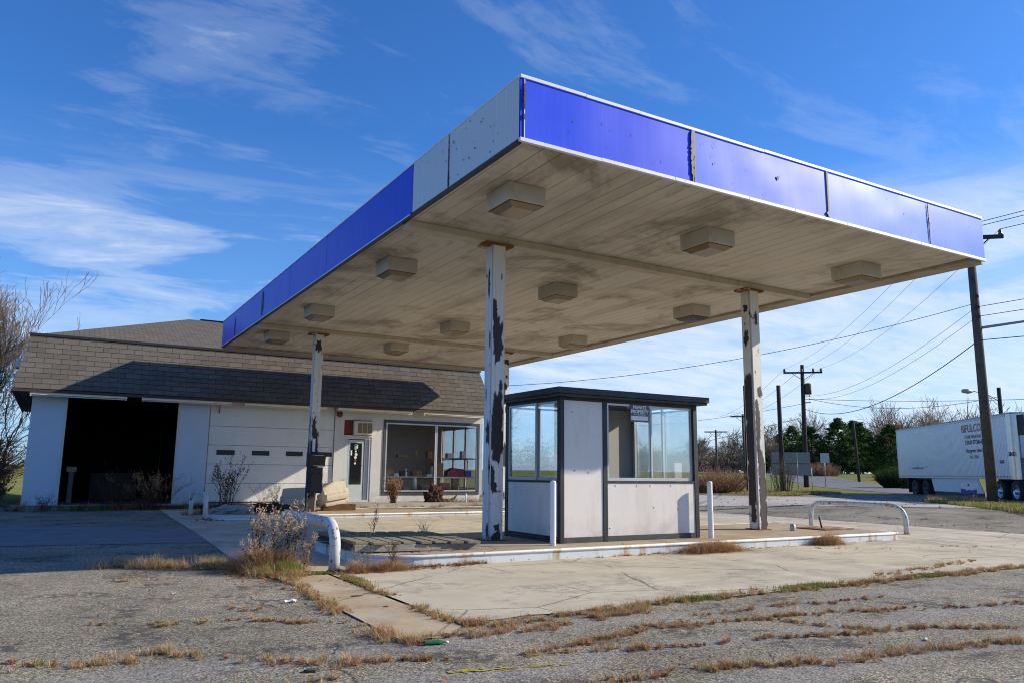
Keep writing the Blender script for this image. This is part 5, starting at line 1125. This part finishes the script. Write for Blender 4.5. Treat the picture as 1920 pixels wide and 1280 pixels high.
# ------------------------------------------------------------------ poles, wires, lamp, signs
WG='wires strung between the utility poles'
def pole(b,x,y,z0,z1,r0,r1,lean=(0,0)): b.tube([(x,y,z0-.3),(x+lean[0]*.5,y+lean[1]*.5,(z0+z1)/2),(x+lean[0],y+lean[1],z1)],[r0,(r0+r1)/2,r1],12)
def ins(b,p,s=1): b.lathe([(.02*s,-.05*s),(.05*s,0),(.065*s,.04*s),(.045*s,.06*s),(.06*s,.1*s),(.03*s,.16*s),(0,.17*s)],8,M=Matrix.Translation(p))
p1=thing('utility_pole','tall greenish brown utility pole at the right, overlapping the trailer and canopy corner','utility pole',(27.61,9.01,.42))
b=MB(); pole(b,27.61,9.01,.42,11.7,.2,.15); b.build('pole',M['polewood'],p1)
AX=PN.copy()  # crossarms stand square to the line of poles
def arm(par,x,y,z,half,mat,name='crossarm',off=0):
    b=MB(); Mx=Matrix.Translation((x,y,z))@Matrix.Rotation(math.atan2(AX.y,AX.x),4,'Z'); b.box(-half+off,-.2,-.08,half+off,-.08,.08,M=Mx)
    for s in (-1,1): b.tube([Mx@Vector((off*.2+s*half*.55,-.14,-.08)),Mx@Vector((0,-.1,-.75))],.025,5)
    return b.build(name,mat,par), Mx
ca,Mx1=arm(p1,27.61,9.01,11.3,1.25,M['dark'])
b=MB()
T1=[]
for s in (-1.15,-.4,1.15): q=Mx1@Vector((s,-.14,.08)); ins(b,q,1.4); T1.append(q+Vector((0,0,.24)))
b.build('insulator',M['ins'],p1)
b=MB()
A1=[]
for z in (7.9,8.3,8.75): 
    for s in (-1,1):
        q=Vector((27.61,9.01,z))-Vector((PN.x,PN.y,0))*.0+Vector((PU.x,PU.y,0))*s*.3; b.tube([Vector((27.61,9.01,z)),q],.03,5); b.lathe([(.05,-.06),(.07,0),(.05,.06)],8,M=Matrix.Translation(q)); A1.append(q)
b.build('side_spools',M['dark'],p1)
# steel arm of a street lamp reaching out of the picture on the right
b=MB(); vdir=Vector((.55,-.83,0)); ap=[Vector((27.61,9.01,7.45))+vdir*k+Vector((0,0,.10*k)) for k in (0,.8,1.6,2.6,3.6)]; b.tube(ap,[.06,.055,.05,.045,.04],8); b.build('lamp_arm',M['metal'],p1)
b=MB(); q=ap[-1]; b.lathe([(0,-.35),(.12,-.3),(.2,0),(.12,.35),(0,.4)],10,M=Matrix.Translation(q+vdir*.3)@Matrix.Rotation(math.atan2(vdir.y,vdir.x),4,'Z')@Matrix.Rotation(R(90),4,'Y')); b.build('lamp_head',M['metal'],p1)
p2=thing('utility_pole','dark utility pole with a crossarm and transformer standing before the pines','utility pole',(55.75,40.71,.34))
b=MB(); pole(b,55.75,40.71,.3,11.75,.24,.17,(.15,-.1)); b.build('pole',M['poledark'],p2)
_,Mx2=arm(p2,55.9,40.6,11.0,1.75,M['dark'])
b=MB(); T2=[]
for s in (-1.65,-.1,.95,1.65): q=Mx2@Vector((s,-.14,.08)); ins(b,q,2.0); T2.append(q+Vector((0,0,.3)))
b.build('insulator',M['ins'],p2)
b=MB(); c=Vector((55.9,40.6,8.95))+Vector((PN.x,PN.y,0))*.42; b.lathe([(0,0),(.3,0),(.3,.95),(.2,1.05),(0,1.07)],12,M=Matrix.Translation(c)); b.build('transformer',M['brownwood'],p2)
b=MB()
for z in (8.2,8.5,8.8):
    q=Vector((55.85,40.63,z))+Vector((PN.x,PN.y,0))*.6; b.tube([Vector((55.85,40.63,z)),q],.03,4); b.lathe([(.06,-.07),(.08,0),(.06,.07)],8,M=Matrix.Translation(q))
b.build('side_spools',M['metal'],p2)
def simplepole(label,x,y,z0,z1,r,mat,arms=None,lean=(0,0),name='utility_pole',cat='utility pole',grp=None):
    t_=thing(name,label,cat,(x,y,z0),0,grp); b=MB(); pole(b,x,y,z0,z1,r,r*.8,lean); b.build('pole',M[mat],t_)
    if arms: arm(t_,x+lean[0],y+lean[1],z1-.3,arms,M['dark'])
    return t_
simplepole('distant pole with a crossarm in front of the big bare oak','' and 0 or 76.84,72.9,.6,7.7,.17,'polewood',1.6)
simplepole('pole with a small crossarm just left of the right front column',68.57,60.04,.5,8.8,.17,'polewood',1.5)
simplepole('thin far pole at the right edge of the booth',103.6,104.1,1.2,7.4,.2,'poledark')
simplepole('thin black bare pole standing in front of the pines',76.26,49.82,.38,7.66,.17,'poledark',None,(-.35,.1))
simplepole('tall bare sign post beside the right front column, left of a pair',33.9,27.5,.3,7.17,.16,'poledark',None,(0,0),'sign_post','post','bare posts at the lot edge')
simplepole('second tall bare sign post touching the first, by the right front column',34.35,27.0,.3,6.6,.15,'polewood',None,(0,0),'sign_post','post','bare posts at the lot edge')
simplepole('tall bare post rising from the thorny bush',35.8,26.4,.3,7.2,.16,'poledark',None,(0,0),'sign_post','post','bare posts at the lot edge')
lp=thing('street_lamp','street lamp on a brown pole seen above the trailer roof','street lamp',(58.3,24.2,.2))
b=MB(); pole(b,58.3,24.2,.1,8.3,.17,.14); b.build('pole',M['poledark'],lp)
b=MB(); q0=Vector((58.3,24.2,7.2)); hd_=Vector((55.7,25.25,7.95)); b.tube([q0,q0.lerp(hd_,.4)+Vector((0,0,.28)),hd_+Vector((0,0,.1))],[.04,.035,.03],6); b.tube([q0+Vector((0,0,-.45)),q0.lerp(hd_,.4)+Vector((0,0,.25))],.02,5); b.build('lamp_arm',M['metal'],lp)
b=MB(); b.lathe([(0,-.5),(.12,-.45),(.2,-.1),(.14,.35),(0,.42)],10,M=Matrix.Translation(hd_)@Matrix.Rotation(math.atan2(1.05,-2.6),4,'Z')@Matrix.Rotation(R(90),4,'Y')); b.build('lamp_head',M['metal'],lp)
def wire(p,q,sag,r,label,grp=WG):
    p,q=Vector(p),Vector(q); n=20; b=MB(); b.tube([p.lerp(q,i/n)-Vector((0,0,sag*4*(i/n)*(1-i/n))) for i in range(n+1)],r,4,cap=False); o=b.build('overhead_wire',M['wire']); tag(o,label,'wire',grp); return o
V3=lambda v,z: Vector((v[0],v[1],z))
back=Vector((19,-31,11.0)); axv=Vector((AX.x,AX.y,0))
far3=V3(pl(100,-2),11.0)
tops=['left','middle','right']
for i,(s,T2i) in enumerate(zip((-1.15,-.4,1.15),(0,1,3))):
    wire(T1[i],T2[T2i],.9,.010,f'{tops[i]} top wire running from the crossarm of the tall right pole to the transformer pole')
    wire(T1[i],back+axv*s,.7,.014,f'{tops[i]} top wire running from the tall right pole out of the upper right corner')
    wire(T2[T2i],far3+axv*s*1.5,.8,.016,f'{tops[i]} top wire running on beyond the transformer pole')
s2=Vector((55.85,40.63,8.5))+axv*.6
wire(A1[1],s2,1.0,.010,'upper thin side wire between the tall right pole and the transformer pole'); wire(A1[3],s2+Vector((0,0,.3)),.9,.010,'middle thin side wire between the tall right pole and the transformer pole')
wire(A1[0],back+Vector((0,0,-3.2)),.5,.013,'side wire leaving the tall right pole below its crossarm toward the right'); wire(A1[2],back+Vector((.5,0,-2.6)),.5,.013,'second side wire leaving the tall right pole toward the upper right')
wire((27.6,9.0,6.95),(55.85,40.63,7.6),1.5,.022,'thick sagging cable between the tall right pole and the transformer pole')
wire((27.6,9.0,6.95),back+Vector((0,0,-4.6)),.7,.017,'thick cable leaving the tall right pole to the right')
wire((27.6,9.0,8.5),(11.3,27.5,5.6),.9,.012,'service wire sagging from the tall right pole to the far side of the station','service wires')
wire(s2,(60,-10,8.2),1.3,.018,'wire crossing the street from the transformer pole to the right','service wires')
wire(s2+Vector((0,0,-.3)),(62,92,9),1.2,.018,'wire from the transformer pole toward the left, behind the front right column','service wires')
wire(s2,(58.3,24.2,7.6),.9,.018,'wire drooping from the transformer pole to the street lamp pole','service wires')
wire((55.8,40.65,6.8),(40,45,3.0),.1,.02,'stay wire slanting down left from the transformer pole','service wires')
# signs
sn=thing('road_sign','small square road sign on a thin post seen from its back','sign',(59.9,41.8,.2))
b=MB(); b.tube([(59.9,41.8,.1),(59.9,41.8,3.45)],.045,6); b.build('post',M['metal'],sn)
b=MB(); b.prism([(-.42,-.0),(.42,-.0),(.42,.95),(-.42,.95)],-.01,.01,M=Matrix.Translation((59.85,41.7,2.6))@Matrix.Rotation(R(-58+20),4,'Z')@Matrix.Rotation(R(90),4,'X')); b.build('sign_plate',M['signback'],sn,bevel=.004)
hb=thing('notice_board','weathered grey board on thin posts behind the thorny bush','board',(47.5,35.5,.3))
HB=Matrix.Translation((47.3,35.3,.3))@Matrix.Rotation(R(-40),4,'Z')
for i in range(3): 
    for j in range(2): b=MB(); b.box(-1.5+i*1.02,-.03,1.1+j*.95,-.52+i*1.02,.03,2.0+j*.95,M=HB); b.build('board_panel',M['boardgrey'],hb)
for x in (-1.6,-.5,.5,1.6): b=MB(); b.tube([HB@Vector((x,.06,-.2)),HB@Vector((x,.06,2.9 if abs(x)<1 else 1.7))],.035,6); b.build('post',M['metal'],hb)
ys=thing('yard_sign','small white and blue yard sign in the grass in front of the trailer','sign',(29.4,11,.4))
va_=Vector((29.53,11.35,0)); vb_=Vector((29.28,10.52,0)); ang=math.atan2(vb_.y-va_.y,vb_.x-va_.x); YM=Matrix.Translation((29.53,11.35,gz(29.5,11)+.24))@Matrix.Rotation(ang,4,'Z')
b=MB(); b.box(0,-.008,.12,.87,.008,.58,M=YM); b.build('sign_plate',M['whitel'],ys)
b=MB(); rr=random.Random(5); top=[(.87*i/16,.34+rr.uniform(-.035,.035)-.06*math.sin(i/16*3.14)) for i in range(17)]; b.mesh([YM@Vector((x,-.011,z)) for x,z in [(0,.12),(.87,.12)]+top[::-1]],[tuple(range(19))]); b.prism([(.36,.5),(.44,.555),(.52,.5),(.44,.46)],-.003,.003,M=YM@Matrix.Translation((0,-.011,0))@Matrix.Rotation(R(90),4,'X')); b.build('blue_print',M['signblue'],ys)
for x in (.2,.67): b=MB(); b.tube([YM@Vector((x,0,-.25)),YM@Vector((x,0,.14))],.006,5); b.build('wire_leg',M['metal'],ys)

# ------------------------------------------------------------------ semi trailer and its tractor
ang=math.atan2(-.787,-.617); ZT0=.16
tr=thing('semi_trailer','long white refrigerated semi trailer with lettering parked along the road','trailer',(42.31,22.56,ZT0),ang)
bb=lambda n,b,mat,p=tr,bev=0: bx(n,b,mat,p,bev,True)
TL=14.9; TW=2.6; z0,z1=1.14,4.22
def bodybox():
    b=MB(); b.box(0,.0,z0+.16,TL-.5,TW,z1-.06); return b.build('side_wall',M['trailer'],tr,True)
bodybox(); bb('roof',(0,.0,z1-.058,TL-.02,TW,z1),M['metal'],bev=.02)
bb('lower_rail',(0,-.02,z0,TL-.5,TW+.02,z0+.158),M['alu'],bev=.01); bb('rear_frame',(-.06,-.02,z0,-.002,TW+.02,z1),M['chrome'],bev=.01); bb('top_rail',(0,-.012,z1-.16,TL-.5,-.001,z1-.06),M['alu'])
b=MB()
for k in range(46): x=.15+k*.31; b.box(x,-.024,z0+.09,x+.09,-.021,z0+.15)
b.build('rail_slots',M['dark'],tr,True)
b=MB()
for i in range(7):
    a0,a1=R(90*i/6),R(90*(i+1)/6)
b.prism([(TL-.498,0)]+[(TL-.35+.35*math.sin(R(15*i)),.35-.35*math.cos(R(15*i))) for i in range(7)]+[(TL,TW-.35)]+[(TL-.35+.35*math.cos(R(15*i)),TW-.35+.35*math.sin(R(15*i))) for i in range(7)]+[(TL-.498,TW)],z0,z1-.06); b.build('front_corner_wall',M['chrome'],tr,True)
ru=bb('reefer_unit',(TL+.002,.3,2.1,TL+.55,TW-.3,4.1),M['trwhite'],bev=.05)
b=MB(); b.box(TL+.551,.34,3.2,TL+.57,TW-.34,4.06); b.build('grille',M['dark'],ru,True); bb('unit_top',(TL+.01,.28,3.15,TL+.56,.299,4.08),M['dark'],ru)
# underside: skirt, landing gear, bogie, wheels
b=MB(); b.mesh([(5.0,.06,z0-.002),(10.9,.06,z0-.002),(11.5,.06,.42),(5.3,.06,.42)],[(0,3,2,1)]); b.mesh([(5.0,.09,z0-.002),(10.9,.09,z0-.002),(11.5,.09,.42),(5.3,.09,.42)],[(0,1,2,3)]); sk=b.build('side_skirt',M['trwhite'],tr,True)
bb('skirt_rubber',(5.3,.065,.2,11.5,.085,.419),M['chassis'],sk)
b=MB(); b.box(.3,.5,.85,5.2,.75,z0-.003); b.box(.3,TW-.75,.85,5.2,TW-.5,z0-.003); b.box(1.6,.6,.5,4.9,.9,.8); b.box(-.2,.1,.45,-.08,TW-.1,.6); b.box(-.16,.5,.5,-.1,.6,z0-.003); b.box(-.16,TW-.6,.5,-.1,TW-.5,z0-.003); b.box(11.2,.9,.9,14.4,TW-.9,z0-.003); b.build('underframe',M['chassis'],tr,True)
b=MB()
for y in (.5,TW-.5): b.box(11.55,y-.08,.1,11.7,y+.08,z0-.003); b.box(11.45,y-.14,.0,11.8,y+.14,.06)
b.tube([(11.6,.5,.6),(11.1,.55,z0)],.05,6); b.build('landing_gear',M['chassis'],tr,True)
for x in (1.2,): bb('mud_flap',(x-.02,.1,.25,x,.7,z0-.003),M['chassis'])
def wheel(par,x,y,bright,r=.52):
    b=MB(); Mw=Matrix.Translation((x,y,r))@Matrix.Rotation(R(90),4,'X')
    b.lathe([(r*.58,-.14),(r*.8,-.155),(r*.97,-.13),(r,-.09),(r,.09),(r*.97,.13),(r*.8,.155),(r*.58,.14)],28,M=Mw); wl=b.build('wheel',M['tyre'],par,True)
    b=MB(); b.lathe([(r*.58,.135),(r*.55,.14),(r*.5,.07),(r*.42,.03),(r*.28,.035),(r*.27,.12),(r*.16,.17),(0,.18)],24,M=Mw)
    for k in range(10): a=k*.628; b.lathe([(.02,.04),(.02,.075),(0,.08)],6,M=Mw@Matrix.Translation((r*.37*math.cos(a),r*.37*math.sin(a),0)))
    b.build('rim',M['rim'] if bright else M['hub'],wl,True); return wl
for x in (2.44,4.12):
    for y in (.16,TW-.16): wheel(tr,x,y,False)
    for y in (.5,TW-.5): wheel(tr,x,y,False)
# lettering on the near side
TM2=lambda x,z: Matrix.Translation((x,-.006,z-ZT0))@Matrix.Rotation(R(90),4,'X')
for s,sz,x,z,mt_,sx,bo_ in (("BIFULCO'S",.56,9.62,3.68,'orange',1.0,.008),('FOUR SEASONS',.24,9.95,3.36,'tantext',1.08,.003),('COLD STORAGE INC.',.29,9.97,3.06,'blackl',1.0,.006),('Pittsgrove, New Jersey',.27,10.0,2.64,'blackl',1.0,.001),('Tel. 856',.24,10.35,2.33,'tantext',1.3,.002),('www.bifulco.com',.24,2.35,1.83,'tantext',1.05,.002),('50-03',.22,13.5,2.04,'blackl',.9,.004)):
    text(s,sz,TM2(x,z),M[mt_],tr,ext=.002,sx=sx,bold=bo_)
text('50-03',.26,Matrix.Translation((14.42,-.006,2.37-ZT0))@Matrix.Rotation(R(90),4,'X'),M['blackl'],tr,ext=.003,sx=.9,bold=.006)
b=MB(); b.box(1.75,-.008,1.9-ZT0,2.15,-.003,1.93-ZT0); b.box(4.3,-.008,1.95-ZT0,4.75,-.003,1.98-ZT0); b.build('dash_mark',M['blackl'],tr,True)
tt=thing('semi_tractor','semi tractor under the front of the trailer, two bright rear wheels in view','truck',(42.31,22.56,ZT0+.06),ang)
for x in (13.28,14.85):
    for y in (.12,TW-.12): wheel(tt,x,y,True)
    for y in (.48,TW-.48): wheel(tt,x,y,False)
wheel(tt,19.6,.15,True); wheel(tt,19.6,TW-.15,True)
b=MB(); b.box(12.4,.8,.6,20.3,1.0,.9); b.box(12.4,TW-1.0,.6,20.3,TW-.8,.9); b.box(13.2,.9,.45,13.4,TW-.9,.65); b.box(14.75,.9,.45,14.95,TW-.9,.65); b.build('chassis',M['chassis'],tt,True)
b=MB(); b.prism([(16.6,.95),(18.6,.95),(20.6,.95),(20.6,1.9),(18.9,2.1),(18.4,3.3),(18.0,3.7),(16.6,3.7)],.1,TW-.1,M=Matrix(((1,0,0,0),(0,0,1,0),(0,1,0,0),(0,0,0,1)))); b.build('cab',M['tractor'],tt,True,bevel=.06)
b=MB(); b.lathe([(0,-.7),(.3,-.7),(.3,.7),(0,.7)],16,M=Matrix.Translation((16.6+.2,.35,.7))@Matrix.Rotation(R(90),4,'Y')); b.build('fuel_tank',M['chrome'],tt,True)
b=MB(); b.mesh([(15.7,-.02,1.2),(16.0,-.02,1.2),(16.0,-.02,.55),(15.85,-.02,.45)],[(0,1,2,3)]); b.mesh([(15.7,.6,1.2),(16.0,.6,1.2),(16.0,.6,.55),(15.85,.6,.45)],[(3,2,1,0)]); b.mesh([(15.7,-.02,1.2),(15.85,-.02,.45),(15.85,.6,.45),(15.7,.6,1.2)],[(0,1,2,3)]); b.build('rear_fender',M['alu'],tt,True)
b=MB(); b.box(18.45,.09,2.2,18.5,.099,3.1); b.box(17.3,.09,2.2,18.2,.098,3.1); b.build('side_window',M['dark'],tt,True)
# ------------------------------------------------------------------ across the street behind the camera (seen mirrored in the glass)
bn=thing('barn','dark barn with a curved gambrel roof across the street, mirrored in the shop window','barn',(42,-58,0))
b=MB(); b.box(34,-64,0,50,-52,4.5); b.build('wall',M['soffitdark'],bn)
b=MB(); pr=[(33.6,4.4),(35.2,8.2),(38.5,10.6),(42,11.4),(45.5,10.6),(48.8,8.2),(50.4,4.4)]; b.prism(pr,-64.3,-51.7,M=Matrix(((1,0,0,0),(0,0,1,0),(0,1,0,0),(0,0,0,1)))); b.build('roof',M['primer'],bn)
baretree('bare_tree','bare tree across the street behind the viewer, mirrored in the booth window','tree',24,-30,0,10,91,5,.7,.3,(4,4,3,3),.25,1,('bark','twig2'),.02)
baretree('bare_tree','bare tree before the barn across the street, mirrored in the shop window','tree',33,-42,0,12,92,5,.7,.3,(4,4,3,3),.28,1,('bark','twig2'),.02)
